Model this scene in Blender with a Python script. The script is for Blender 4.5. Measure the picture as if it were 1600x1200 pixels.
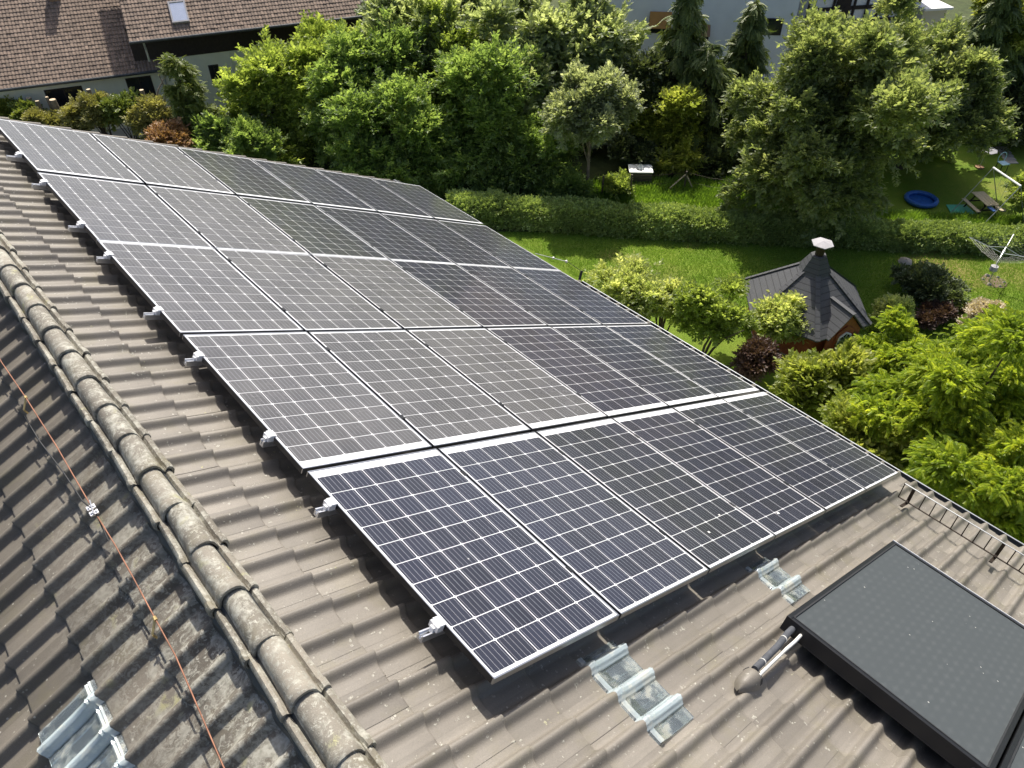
import bpy, math, random
import numpy as np
from mathutils import Vector, Matrix
R_ = math.radians
sc = bpy.context.scene
for o in list(bpy.data.objects): bpy.data.objects.remove(o)
COL = sc.collection

# ------------------------------------------------------------------ camera
TH = R_(26)                      # roof pitch
CAMR = np.array([[0.7522274459416263, -0.6589006566631991, -0.0019478758882119918],
                 [-0.44034859118516767, -0.5005161310949597, -0.7453701904106452],
                 [0.49014996461615534, 0.5615456590165828, -0.6666479468388182]])
CAMC = np.array([-1.0321710393294135, -9.825589499393006, 3.316623518830391])
FPX = 1187.14                    # focal length for the 1600 px wide photograph
cam = bpy.data.cameras.new('camera'); co = bpy.data.objects.new('camera', cam); COL.objects.link(co)
cam.sensor_width = 36; cam.lens = FPX / 1600 * 36; cam.clip_start = 0.05; cam.clip_end = 3000
m4 = Matrix.Identity(4)
for i in range(3):
    m4[i][0] = CAMR[0][i]; m4[i][1] = -CAMR[1][i]; m4[i][2] = -CAMR[2][i]; m4[i][3] = CAMC[i]
co.matrix_world = m4
sc.camera = co

# ------------------------------------------------------------------ light
SUN_AZ, SUN_EL = R_(40), R_(55)
w = bpy.data.worlds.new('World'); sc.world = w; w.use_nodes = True
nt = w.node_tree; nt.nodes.clear()
sky = nt.nodes.new('ShaderNodeTexSky'); sky.sky_type = 'NISHITA'; sky.sun_disc = False
sky.sun_elevation = SUN_EL; sky.sun_rotation = SUN_AZ; sky.air_density = 0.7; sky.dust_density = 3.5; sky.ozone_density = 1.0
bg = nt.nodes.new('ShaderNodeBackground'); bg.inputs[1].default_value = 0.14
ow = nt.nodes.new('ShaderNodeOutputWorld')
nt.links.new(sky.outputs[0], bg.inputs[0]); nt.links.new(bg.outputs[0], ow.inputs[0])
sl = bpy.data.lights.new('sun', 'SUN'); sl.energy = 4.8; sl.angle = R_(0.53); sl.color = (1.0, 0.945, 0.85)
so = bpy.data.objects.new('sun', sl); COL.objects.link(so)
sdir = Vector((math.cos(SUN_EL) * math.sin(SUN_AZ), math.cos(SUN_EL) * math.cos(SUN_AZ), math.sin(SUN_EL)))
so.rotation_euler = sdir.to_track_quat('Z', 'Y').to_euler(); so.location = sdir * 60
sc.view_settings.view_transform = 'Standard'; sc.view_settings.look = 'None'
sc.view_settings.exposure = 0.36; sc.view_settings.gamma = 1.0
sc.render.engine = 'CYCLES'
try:
    sc.cycles.max_bounces = 8; sc.cycles.transparent_max_bounces = 8; sc.cycles.diffuse_bounces = 3
except Exception: pass

ZG = -13.0                       # ground level (the roof corner of the panel field is the origin)

# ------------------------------------------------------------------ projection helpers (pixel of the photo -> point of the place)
def ray(x, y): return CAMR.T @ np.array([(x - 800) / FPX, (y - 600) / FPX, 1.0])
def gp(x, y, z=ZG):
    d = ray(x, y); return CAMC + d * (z - CAMC[2]) / d[2]
def pix(P):
    q = CAMR @ (np.array(P, float) - CAMC); return 800 + FPX * q[0] / q[2], 600 + FPX * q[1] / q[2], q[2]
def above(x, y, by):
    """point on the ray of pixel (x, y) whose foot on the ground shows at height by in the photo"""
    d = ray(x, y); lo, hi = 5.0, 200.0
    for _ in range(60):
        t = (lo + hi) / 2; P = CAMC + d * t
        if P[2] < ZG: hi = t; continue
        if pix((P[0], P[1], ZG))[1] > by: lo = t
        else: hi = t
    return CAMC + d * lo
ct, st = math.cos(TH), math.sin(TH)
def W(s, y, n): return np.array([s * ct + n * st, y, -s * st + n * ct])

# ------------------------------------------------------------------ object helpers
def empty(name, loc=(0, 0, 0), rot=(0, 0, 0)):
    o = bpy.data.objects.new(name, None); COL.objects.link(o); o.location = Vector([float(v) for v in loc]); o.rotation_euler = rot
    o.empty_display_size = 0.3
    return o
def tag(o, label=None, cat=None, group=None, kind=None):
    if label: o['label'] = label
    if cat: o['category'] = cat
    if group: o['group'] = group
    if kind: o['kind'] = kind
    return o
def npmesh(name, V, F, mats, parent=None, tone=None, mi=None, smooth=False, angle=None, loc=None):
    """V (n,3), F (m,k) int array or a list of faces"""
    me = bpy.data.meshes.new(name)
    V = np.asarray(V, dtype=np.float32)
    if isinstance(F, np.ndarray):
        k = F.shape[1]; m = len(F); li = F.astype(np.int32).ravel(); ls = np.arange(0, m * k, k, dtype=np.int32); lt = np.full(m, k, dtype=np.int32)
    else:
        m = len(F); lt = np.array([len(f) for f in F], dtype=np.int32); li = np.array([i for f in F for i in f], dtype=np.int32)
        ls = np.concatenate([[0], np.cumsum(lt)[:-1]]).astype(np.int32)
    me.vertices.add(len(V)); me.vertices.foreach_set('co', V.ravel())
    me.loops.add(len(li)); me.loops.foreach_set('vertex_index', li)
    me.polygons.add(m); me.polygons.foreach_set('loop_start', ls); me.polygons.foreach_set('loop_total', lt)
    if mi is not None: me.polygons.foreach_set('material_index', np.asarray(mi, dtype=np.int32))
    me.polygons.foreach_set('use_smooth', np.full(m, bool(smooth), dtype=bool))
    if tone is not None:
        a = me.attributes.new('tone', 'FLOAT', 'FACE'); a.data.foreach_set('value', np.asarray(tone, dtype=np.float32))
    for mt in (mats if isinstance(mats, (list, tuple)) else [mats]): me.materials.append(mt)
    me.update(calc_edges=True)
    if angle is not None: me.set_sharp_from_angle(angle=R_(angle))
    o = bpy.data.objects.new(name, me); COL.objects.link(o)
    if parent is not None: o.parent = parent
    if loc is not None: o.location = Vector([float(v) for v in loc])
    return o
class MB:
    def __init__(s): s.v = []; s.f = []; s.m = []; s.t = []
    def add(s, V, F, m=0, t=0.5):
        b = len(s.v); s.v += [tuple(float(c) for c in v) for v in V]; s.f += [tuple(b + i for i in f) for f in F]; s.m += [m] * len(F); s.t += [t] * len(F); return s
    def box(s, x0, x1, y0, y1, z0, z1, m=0, t=0.5):
        V = [(x0, y0, z0), (x1, y0, z0), (x1, y1, z0), (x0, y1, z0), (x0, y0, z1), (x1, y0, z1), (x1, y1, z1), (x0, y1, z1)]
        return s.add(V, [(0, 3, 2, 1), (4, 5, 6, 7), (0, 1, 5, 4), (1, 2, 6, 5), (2, 3, 7, 6), (3, 0, 4, 7)], m, t)
    def bevbox(s, x0, x1, y0, y1, z0, z1, b, m=0, t=0.5):
        V = []
        for z, k in ((z0, b), (z0 + b, 0), (z1 - b, 0), (z1, b)):
            for (x, y, dx, dy) in ((x0, y0, 1, 1), (x1, y0, -1, 1), (x1, y1, -1, -1), (x0, y1, 1, -1)): V.append((x + dx * k, y + dy * k, z))
        F = [(3, 2, 1, 0), (12, 13, 14, 15)]
        for r in range(3):
            for i in range(4): F.append((r * 4 + i, r * 4 + (i + 1) % 4, r * 4 + 4 + (i + 1) % 4, r * 4 + 4 + i))
        return s.add(V, F, m, t)
    def tube(s, pts, rad, n=8, m=0, t=0.5, cap=True):
        P = [np.array(p, float) for p in pts]; rr = rad if isinstance(rad, (list, tuple)) else [rad] * len(P)
        V = []; F = []
        up = np.array([0.31, 0.17, 0.93])
        for i, p in enumerate(P):
            d = P[min(i + 1, len(P) - 1)] - P[max(i - 1, 0)]; d /= (np.linalg.norm(d) + 1e-9)
            a = np.cross(d, up); a /= (np.linalg.norm(a) + 1e-9); b = np.cross(d, a)
            for k in range(n):
                q = 2 * math.pi * k / n; V.append(p + rr[i] * (a * math.cos(q) + b * math.sin(q)))
        for i in range(len(P) - 1):
            for k in range(n): F.append((i * n + k, i * n + (k + 1) % n, (i + 1) * n + (k + 1) % n, (i + 1) * n + k))
        if cap: F.append(tuple(range(n))); F.append(tuple((len(P) - 1) * n + k for k in reversed(range(n))))
        return s.add(V, F, m, t)
    def beam(s, p0, p1, wd, ht, m=0, t=0.5):
        p0, p1 = np.array(p0, float), np.array(p1, float); d = p1 - p0; d /= np.linalg.norm(d)
        a = np.cross(d, (0, 0, 1.0)); 
        if np.linalg.norm(a) < 1e-3: a = np.array([1.0, 0, 0])
        a /= np.linalg.norm(a); b = np.cross(a, d); V = []
        for p in (p0, p1):
            for (i, j) in ((-1, -1), (1, -1), (1, 1), (-1, 1)): V.append(p + a * i * wd / 2 + b * j * ht / 2)
        return s.add(V, [(3, 2, 1, 0), (4, 5, 6, 7), (0, 1, 5, 4), (1, 2, 6, 5), (2, 3, 7, 6), (3, 0, 4, 7)], m, t)
    def extr(s, poly, axis_fn, m=0, t=0.5):
        """poly: list of 2D points; axis_fn(p2, e) with e 0/1 gives 3D"""
        n = len(poly); V = [axis_fn(p, 0) for p in poly] + [axis_fn(p, 1) for p in poly]
        F = [tuple(reversed(range(n))), tuple(range(n, 2 * n))] + [(i, (i + 1) % n, n + (i + 1) % n, n + i) for i in range(n)]
        return s.add(V, F, m, t)
    def build(s, name, mats, parent=None, smooth=False, angle=None, loc=None):
        return npmesh(name, s.v, s.f, mats, parent, tone=s.t, mi=s.m, smooth=smooth, angle=angle, loc=loc)

# ------------------------------------------------------------------ materials
def newmat(name):
    m = bpy.data.materials.new(name); m.use_nodes = True; t = m.node_tree; t.nodes.clear()
    o = t.nodes.new('ShaderNodeOutputMaterial'); p = t.nodes.new('ShaderNodeBsdfPrincipled'); t.links.new(p.outputs[0], o.inputs[0])
    return m, t, p, o
def N(t, kind, **kw):
    n = t.nodes.new(kind)
    for k, v in kw.items():
        if k.startswith('i_'):
            key = k[2:]; n.inputs[int(key) if key.isdigit() else key].default_value = v
        else: setattr(n, k, v)
    return n
def mixc(t, fac, a, b, blend='MIX'):
    n = t.nodes.new('ShaderNodeMix'); n.data_type = 'RGBA'; n.blend_type = blend
    for idx, val in ((0, fac), (6, a), (7, b)):
        if isinstance(val, (int, float)): n.inputs[idx].default_value = val
        elif isinstance(val, tuple): n.inputs[idx].default_value = (*val, 1) if len(val) == 3 else val
        else: t.links.new(val, n.inputs[idx])
    return n.outputs[2]
def math_(t, op, a, b=None, clamp=False):
    n = t.nodes.new('ShaderNodeMath'); n.operation = op; n.use_clamp = clamp
    for idx, val in ((0, a), (1, b)):
        if val is None: continue
        if isinstance(val, (int, float)): n.inputs[idx].default_value = val
        else: t.links.new(val, n.inputs[idx])
    return n.outputs[0]
def noise(t, coord, scale, detail=4, rough=0.55, dist=0.0):
    n = N(t, 'ShaderNodeTexNoise'); n.inputs['Scale'].default_value = scale; n.inputs['Detail'].default_value = detail
    n.inputs['Roughness'].default_value = rough; n.inputs['Distortion'].default_value = dist
    if coord is not None: t.links.new(coord, n.inputs['Vector'])
    return n.outputs[0]
def ramp(t, fac, stops):
    n = t.nodes.new('ShaderNodeValToRGB'); e = n.color_ramp.elements
    while len(e) > 1: e.remove(e[-1])
    e[0].position = stops[0][0]; e[0].color = (*stops[0][1], 1) if isinstance(stops[0][1], tuple) else (stops[0][1],) * 3 + (1,)
    for p, c in stops[1:]:
        x = e.new(p); x.color = (*c, 1) if isinstance(c, tuple) else (c, c, c, 1)
    t.links.new(fac, n.inputs[0]); return n.outputs[0]
def bump(t, p, h, strength=0.3, dist=0.01):
    b = t.nodes.new('ShaderNodeBump'); b.inputs['Strength'].default_value = strength; b.inputs['Distance'].default_value = dist
    t.links.new(h, b.inputs['Height']); t.links.new(b.outputs[0], p.inputs['Normal'])
def obj_coord(t): return N(t, 'ShaderNodeTexCoord').outputs['Object']
def wpos(t): return N(t, 'ShaderNodeNewGeometry').outputs['Position']
def tone(t):
    a = N(t, 'ShaderNodeAttribute'); a.attribute_name = 'tone'; return a.outputs['Fac']
def simple(name, col, rough=0.6, metal=0.0, var=0.12, scale=6.0, bmp=0.0, spec=0.5, coat=0.0):
    m, t, p, o = newmat(name); c = wpos(t)
    n = noise(t, c, scale, 5)
    lo = tuple(max(0, v * (1 - var)) for v in col); hi = tuple(min(1, v * (1 + var)) for v in col)
    t.links.new(mixc(t, ramp(t, n, [(0.3, 0.0), (0.7, 1.0)]), lo, hi), p.inputs['Base Color'])
    p.inputs['Roughness'].default_value = rough; p.inputs['Metallic'].default_value = metal
    p.inputs['Specular IOR Level'].default_value = spec; p.inputs['Coat Weight'].default_value = coat
    if bmp: bump(t, p, noise(t, c, scale * 6, 6), bmp, 0.01)
    return m

def tile_mat(name, base, dark, lichen=0.0, patch=0.0, lscale=9.0, moss=0.1, grad=None, rough=0.75, world=False):
    """concrete roof tile; grad=(axis, from, to): lichen amount fades in over object coordinate"""
    m, t, p, o = newmat(name); c = wpos(t) if world else obj_coord(t)
    tn = N(t, "ShaderNodeObjectInfo").outputs["Random"] if world else tone(t)
    big = noise(t, c, 1.3, 4); mid = noise(t, c, 9.0, 6, 0.65); fine = noise(t, c, 160.0, 3, 0.7)
    col = mixc(t, ramp(t, big, [(0.3, 0.0), (0.7, 1.0)]), dark, base)
    col = mixc(t, math_(t, 'MULTIPLY', ramp(t, mid, [(0.35, 0.0), (0.75, 1.0)]), 0.45), col, tuple(v * 0.72 for v in base))
    col = mixc(t, 1.0, col, ramp(t, tn, [(0.0, 0.72), (1.0, 1.22)]), 'MULTIPLY')
    col = mixc(t, 1.0, col, ramp(t, fine, [(0.25, 0.84), (0.75, 1.14)]), 'MULTIPLY')
    # greenish grime
    gn = noise(t, c, 3.2, 5, 0.7)
    col = mixc(t, math_(t, 'MULTIPLY', ramp(t, gn, [(0.52, 0.0), (0.75, 1.0)]), moss), col, (0.17, 0.155, 0.07))
    # drifting dirt streaks running down the slope
    mp = N(t, 'ShaderNodeMapping'); mp.inputs['Scale'].default_value = (1.2, 26.0, 1.0); t.links.new(c, mp.inputs[0])
    sn = noise(t, mp.outputs[0], 1.0, 5, 0.6)
    col = mixc(t, math_(t, 'MULTIPLY', ramp(t, sn, [(0.45, 0.0), (0.75, 1.0)]), 0.35), col, tuple(v * 0.6 for v in base))
    # small pale specks
    vs = N(t, 'ShaderNodeTexVoronoi', i_Scale=26.0); t.links.new(c, vs.inputs['Vector'])
    spk = math_(t, 'MULTIPLY', math_(t, 'LESS_THAN', vs.outputs['Distance'], 0.14), ramp(t, noise(t, c, 2.4, 3), [(0.55, 0.0), (0.68, 0.75)]))
    col = mixc(t, spk, col, (0.42, 0.40, 0.34))
    if lichen > 0:
        l1 = noise(t, c, lscale, 9, 0.72, 0.6)
        th = 0.70 - 0.30 * lichen
        lm = ramp(t, l1, [(th, 0.0), (th + 0.05, 1.0)])
        # crater-like ring patches
        vo = N(t, 'ShaderNodeTexVoronoi', i_Scale=lscale * 1.5); t.links.new(c, vo.inputs['Vector'])
        ring = ramp(t, vo.outputs['Distance'], [(0.0, 0.3), (0.16, 0.35), (0.22, 1.0), (0.32, 1.0), (0.38, 0.0)])
        rm = math_(t, 'MULTIPLY', ring, ramp(t, noise(t, c, lscale * 0.6, 3), [(0.60 - 0.12 * lichen, 0.0), (0.66 - 0.12 * lichen, 1.0)]))
        lm = math_(t, 'MAXIMUM', lm, rm)
        if patch:
            p1 = noise(t, c, 6.5, 12, 0.80, 0.3); lm = math_(t, 'MAXIMUM', lm, ramp(t, p1, [(0.62 - 0.12 * patch, 0.0), (0.70 - 0.12 * patch, 0.95)]))
        if grad:
            sp = N(t, 'ShaderNodeSeparateXYZ'); t.links.new(c, sp.inputs[0])
            for (ax, a, b) in grad:
                mr = N(t, 'ShaderNodeMapRange'); mr.inputs[1].default_value = a; mr.inputs[2].default_value = b
                t.links.new(sp.outputs[ax], mr.inputs[0]); lm = math_(t, 'MULTIPLY', lm, mr.outputs[0])
        lc = mixc(t, ramp(t, noise(t, c, 40, 3), [(0.4, 0.0), (0.7, 1.0)]), (0.50, 0.49, 0.42), (0.27, 0.265, 0.215))
        lc = mixc(t, ramp(t, noise(t, c, 5.0, 2), [(0.62, 0.0), (0.70, 1.0)]), lc, (0.42, 0.41, 0.18))
        col = mixc(t, math_(t, 'MULTIPLY', lm, 0.72), col, lc)
        hb = math_(t, 'ADD', math_(t, 'MULTIPLY', lm, 1.5), math_(t, 'ADD', fine, mid))
    else: hb = math_(t, 'ADD', fine, mid)
    t.links.new(col, p.inputs['Base Color']); p.inputs['Roughness'].default_value = rough; p.inputs['Specular IOR Level'].default_value = 0.45
    bump(t, p, hb, 0.35, 0.004)
    return m

M = {}
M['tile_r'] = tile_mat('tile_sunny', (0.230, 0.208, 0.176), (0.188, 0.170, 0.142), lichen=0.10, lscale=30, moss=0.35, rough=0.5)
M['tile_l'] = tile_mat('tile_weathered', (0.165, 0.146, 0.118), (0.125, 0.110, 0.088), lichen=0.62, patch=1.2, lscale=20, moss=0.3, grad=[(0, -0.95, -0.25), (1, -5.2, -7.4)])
M['tile_ridge'] = tile_mat('ridge_tile_lichen', (0.265, 0.24, 0.195), (0.205, 0.185, 0.15), lichen=0.50, patch=1.15, lscale=38, moss=0.5, world=True)
M['mortar'] = tile_mat('tile_edge', (0.3, 0.28, 0.22), (0.2, 0.18, 0.15), lichen=0.2)
M['alu'] = simple('brushed_aluminium', (0.72, 0.73, 0.75), 0.32, 0.9, 0.05, 20)
M['alu_frame'] = simple('anodised_frame', (0.42, 0.43, 0.45), 0.3, 1.0, 0.05, 20)
M['clamp'] = simple('bright_cast_aluminium', (0.80, 0.80, 0.80), 0.5, 0.35, 0.05, 20)
M['alu_dark'] = simple('black_anodised_and_frame_shade', (0.014, 0.015, 0.018), 0.4, 0.3, 0.1, 20)  # black parts, and the shade painted on the long module frame sides
M['steel_rust'] = simple('brown_steel', (0.035, 0.024, 0.016), 0.55, 0.4, 0.3, 30)
M['copper'] = simple('copper_wire', (0.27, 0.125, 0.075), 0.6, 0.3, 0.35, 9)
M['brass'] = simple('brass_clip', (0.50, 0.38, 0.17), 0.5, 0.6, 0.25, 30)
M['zinc_dark'] = simple('dark_zinc', (0.06, 0.066, 0.07), 0.5, 0.4, 0.25, 4)
M['zinc'] = simple('zinc', (0.42, 0.44, 0.45), 0.45, 0.6, 0.15, 6)
M['black_rubber'] = simple('black_rubber', (0.02, 0.021, 0.023), 0.6, 0, 0.2, 20)
M['foam'] = simple('foam_pipe', (0.07, 0.075, 0.085), 0.8, 0, 0.2, 30, 0.2)
M['white_plastic'] = simple('white_plastic', (0.68, 0.67, 0.62), 0.45, 0, 0.08, 10)
M['white_paint'] = simple('white_paint', (0.75, 0.76, 0.75), 0.5, 0, 0.06, 6)
M['plaster_dim'] = simple('cream_render', (0.84, 0.82, 0.66), 0.9, 0, 0.05, 1.5, 0.1)
M['plaster_white'] = simple('white_render', (0.80, 0.80, 0.79), 0.9, 0, 0.05, 1.2, 0.1)
M['plaster_house'] = simple('house_render', (0.7, 0.68, 0.62), 0.9, 0, 0.06, 1.5, 0.1)
M['beige'] = simple('beige_render', (0.55, 0.53, 0.42), 0.9, 0, 0.06, 1.5)
M['wood_dark'] = simple('dark_timber', (0.03, 0.022, 0.018), 0.8, 0, 0.3, 8, 0.2)
M['wood_red'] = simple('red_brown_timber', (0.24, 0.062, 0.028), 0.65, 0, 0.25, 10, 0.2)
M['wood_table'] = simple('pale_timber', (0.50, 0.42, 0.29), 0.75, 0, 0.15, 14, 0.2)
M['wood_grey'] = simple('weathered_post', (0.10, 0.085, 0.06), 0.85, 0, 0.25, 14, 0.2)
M['wood_log'] = simple('cut_log_face', (0.62, 0.50, 0.34), 0.8, 0, 0.12, 30)
M['bark'] = simple('bark', (0.075, 0.058, 0.042), 0.95, 0, 0.35, 7, 0.6)
M['bark_pale'] = simple('pale_bark', (0.20, 0.165, 0.12), 0.9, 0, 0.3, 9, 0.5)
M['stone'] = simple('stone', (0.34, 0.31, 0.27), 0.9, 0, 0.2, 9, 0.4)
M['winglass'] = simple('window_glass', (0.02, 0.024, 0.028), 0.08, 0, 0.1, 3, 0, 0.8)
M['skyglass'] = simple('skylight_glass', (0.85, 0.9, 0.95), 0.12, 0.9, 0.05, 3, 0, 1.0)
M['orange'] = simple('orange_blind', (0.50, 0.24, 0.06), 0.75, 0, 0.1, 4)
M['brownblind'] = simple('brown_blind', (0.30, 0.17, 0.09), 0.75, 0, 0.1, 4)
M['green_mat'] = simple('green_tarpaulin', (0.06, 0.36, 0.25), 0.5, 0, 0.1, 5, 0.2)
M['blue'] = simple('blue_tarpaulin', (0.02, 0.10, 0.36), 0.45, 0, 0.2, 5, 0.2)
M['lightblue'] = simple('pale_blue_plastic', (0.35, 0.55, 0.66), 0.5, 0, 0.1, 5)
M['parasol'] = simple('grey_canvas', (0.36, 0.35, 0.36), 0.85, 0, 0.1, 8)
M['dark_fabric'] = simple('dark_ground_cloth', (0.02, 0.022, 0.02), 0.9)
M['soil'] = simple('bare_soil', (0.16, 0.115, 0.075), 0.95, 0, 0.35, 12, 0.6)
M['under'] = simple('roof_underlay', (0.03, 0.028, 0.026), 0.9)
M['dropping'] = simple('bird_dropping', (0.75, 0.74, 0.70), 0.8)

def shingle_mat():
    m, t, p, o = newmat('bitumen_shingle'); c = obj_coord(t); sp = N(t, 'ShaderNodeSeparateXYZ'); t.links.new(c, sp.inputs[0])
    z = math_(t, 'MULTIPLY', sp.outputs[2], 7.0)
    fr = math_(t, 'FRACT', z)
    ln = ramp(t, fr, [(0.0, 0.45), (0.10, 0.5), (0.16, 1.0), (1.0, 1.0)])
    n1 = noise(t, c, 3, 4); n2 = noise(t, c, 90, 3)
    col = mixc(t, n1, (0.052, 0.055, 0.061), (0.082, 0.083, 0.086))
    col = mixc(t, 1.0, col, ln, 'MULTIPLY'); col = mixc(t, 1.0, col, ramp(t, n2, [(0.3, 0.7), (0.7, 1.3)]), 'MULTIPLY')
    t.links.new(col, p.inputs['Base Color']); p.inputs['Roughness'].default_value = 0.75; bump(t, p, math_(t, 'ADD', ln, n2), 0.6, 0.01); return m
M['shingle'] = shingle_mat()
def house_tile_mat():
    m, t, p, o = newmat('old_clay_tile'); c = obj_coord(t); tn = tone(t)
    n1 = noise(t, c, 0.8, 4); n2 = noise(t, c, 9, 5, 0.7)
    col = mixc(t, n1, (0.185, 0.130, 0.095), (0.25, 0.185, 0.14))
    col = mixc(t, 1.0, col, ramp(t, tn, [(0.0, 0.62), (0.5, 0.98), (1.0, 1.35)]), 'MULTIPLY')
    col = mixc(t, ramp(t, n2, [(0.62, 0.0), (0.7, 1.0)]), col, (0.07, 0.055, 0.04))
    t.links.new(col, p.inputs['Base Color']); p.inputs['Roughness'].default_value = 0.8; return m
M['clay'] = house_tile_mat()

def cell_mat(name, col, rough, grey_mix):
    m, t, p, o = newmat(name); c = obj_coord(t); sp = N(t, 'ShaderNodeSeparateXYZ'); t.links.new(c, sp.inputs[0])
    # five busbars per cell along the long side of the module
    x = math_(t, 'FRACT', math_(t, 'MULTIPLY', math_(t, 'SUBTRACT', sp.outputs[0], CX0), 5.0 / CPX))
    bb = math_(t, 'LESS_THAN', math_(t, 'ABSOLUTE', math_(t, 'SUBTRACT', x, 0.5)), 0.024)
    oi = N(t, 'ShaderNodeObjectInfo').outputs['Random']
    tn = tone(t)
    base = mixc(t, tn, tuple(v * 0.8 for v in col), tuple(v * 1.3 for v in col))
    base = mixc(t, 1.0, base, ramp(t, oi, [(0.0, 0.85), (1.0, 1.2)]), 'MULTIPLY')
    cc = mixc(t, math_(t, 'MULTIPLY', bb, 0.85), base, (0.42, 0.43, 0.46))
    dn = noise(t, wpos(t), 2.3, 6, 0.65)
    cc = mixc(t, math_(t, 'MULTIPLY', dn, grey_mix), cc, (0.30, 0.29, 0.27))
    t.links.new(cc, p.inputs['Base Color']); p.inputs['Roughness'].default_value = 0.35; p.inputs['Specular IOR Level'].default_value = 0.1
    p.inputs['Coat Weight'].default_value = 1.0; p.inputs['Coat IOR'].default_value = 1.32
    t.links.new(ramp(t, noise(t, wpos(t), 5, 4), [(0.3, rough * 0.8), (0.7, rough * 1.2)]), p.inputs['Coat Roughness'])
    return m
# module measures: x is the short side (down the slope), y the long side, z the normal
PW, PL, PT = 0.998, 1.686, 0.038
CPX = 0.1606; CX0 = (PW - 6 * CPX) / 2 ; 
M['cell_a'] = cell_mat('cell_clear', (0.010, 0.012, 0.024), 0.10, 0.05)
M['cell_b'] = cell_mat('cell_pale', (0.030, 0.030, 0.036), 0.25, 0.34)  # paler cells, rougher coat, more uneven grey mixed in
def sheet_mat():
    m, t, p, o = newmat('white_backsheet')
    p.inputs['Base Color'].default_value = (0.82, 0.83, 0.84, 1); p.inputs['Roughness'].default_value = 0.5
    p.inputs['Coat Weight'].default_value = 1.0; p.inputs['Coat IOR'].default_value = 1.32; p.inputs['Coat Roughness'].default_value = 0.12; return m
M['sheet'] = sheet_mat()

def glasstile_mat():
    m, t, p, o = newmat('clear_glass_tile'); c = obj_coord(t); tn = tone(t)
    p.inputs['Roughness'].default_value = 0.12; p.inputs['IOR'].default_value = 1.48
    n = noise(t, c, 9, 5, 0.65); dirt = ramp(t, n, [(0.50, 0.0), (0.62, 1.0)])
    t.links.new(mixc(t, math_(t, 'MULTIPLY', dirt, 0.7), (0.74, 0.84, 0.86), (0.62, 0.60, 0.49)), p.inputs['Base Color'])
    base = math_(t, 'SUBTRACT', 0.93, math_(t, 'MULTIPLY', tn, 0.42)); t.links.new(math_(t, 'SUBTRACT', base, math_(t, 'MULTIPLY', dirt, 0.28)), p.inputs['Transmission Weight'])
    return m
M['glasstile'] = glasstile_mat()
def absorber_mat():
    m, t, p, o = newmat('collector_absorber'); c = obj_coord(t)
    mp = N(t, 'ShaderNodeMapping'); mp.inputs['Rotation'].default_value = (0, 0, 0.0); t.links.new(c, mp.inputs[0])
    sp = N(t, 'ShaderNodeSeparateXYZ'); t.links.new(mp.outputs[0], sp.inputs[0])
    # staggered dimples seen through the frosted glass
    r = math_(t, 'MULTIPLY', sp.outputs[1], 1 / 0.055); fl = math_(t, 'FLOOR', r)
    xo = math_(t, 'ADD', math_(t, 'MULTIPLY', sp.outputs[0], 1 / 0.12), math_(t, 'MULTIPLY', fl, 0.5))
    fx = math_(t, 'ABSOLUTE', math_(t, 'SUBTRACT', math_(t, 'FRACT', xo), 0.5)); fy = math_(t, 'ABSOLUTE', math_(t, 'SUBTRACT', math_(t, 'FRACT', r), 0.5))
    d = math_(t, 'SUBTRACT', 1.0, math_(t, 'ADD', math_(t, 'MULTIPLY', fx, 1.9), math_(t, 'MULTIPLY', fy, 2.0)), True)
    d = math_(t, 'MULTIPLY', d, ramp(t, noise(t, c, 3.0, 3), [(0.3, 0.1), (0.6, 1.0)]))
    col = mixc(t, d, (0.050, 0.059, 0.063), (0.066, 0.075, 0.079))
    vs = N(t, 'ShaderNodeTexVoronoi', i_Scale=13.0); t.links.new(c, vs.inputs['Vector'])
    spk = math_(t, 'MULTIPLY', math_(t, 'LESS_THAN', vs.outputs['Distance'], 0.07), math_(t, 'GREATER_THAN', noise(t, c, 3.1, 2), 0.55))
    col = mixc(t, spk, col, (0.4, 0.4, 0.38))
    t.links.new(col, p.inputs['Base Color']); p.inputs['Roughness'].default_value = 0.75
    p.inputs['Specular IOR Level'].default_value = 0.3; p.inputs['Coat Weight'].default_value = 0.15; p.inputs['Coat Roughness'].default_value = 0.6; p.inputs['Coat IOR'].default_value = 1.45; return m
M['absorber'] = absorber_mat()

def leaf_mat(name, stops, trans=0.52, rough=0.45, spec=0.4, tcol=2.1):
    m, t, p, o = newmat(name); tn = tone(t)
    oi = ramp(t, noise(t, wpos(t), 0.55, 3), [(0.3, 0.0), (0.7, 1.0)])
    f = math_(t, 'ADD', math_(t, 'MULTIPLY', tn, 0.7), math_(t, 'MULTIPLY', oi, 0.3))
    col = ramp(t, f, stops)
    t.links.new(col, p.inputs['Base Color']); p.inputs['Roughness'].default_value = rough; p.inputs['Specular IOR Level'].default_value = spec
    tr = N(t, 'ShaderNodeBsdfTranslucent'); tc = mixc(t, 1.0, col, (tcol, tcol * 1.0, tcol * 0.5), 'MULTIPLY'); t.links.new(tc, tr.inputs[0])
    mx = N(t, 'ShaderNodeMixShader'); mx.inputs[0].default_value = trans
    t.links.new(p.outputs[0], mx.inputs[1]); t.links.new(tr.outputs[0], mx.inputs[2]); t.links.new(mx.outputs[0], o.inputs[0])
    return m
def lv(name, dark, mid, light, **k): M[name] = leaf_mat(name, [(0.0, dark), (0.5, mid), (1.0, light)], **k)
lv('leaf_mid', (0.081, 0.125, 0.045), (0.153, 0.222, 0.073), (0.352, 0.434, 0.157))
lv('leaf_yellow', (0.098, 0.134, 0.039), (0.182, 0.237, 0.061), (0.395, 0.457, 0.136))
lv('leaf_willow', (0.122, 0.155, 0.089), (0.210, 0.252, 0.139), (0.454, 0.488, 0.327))
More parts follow.
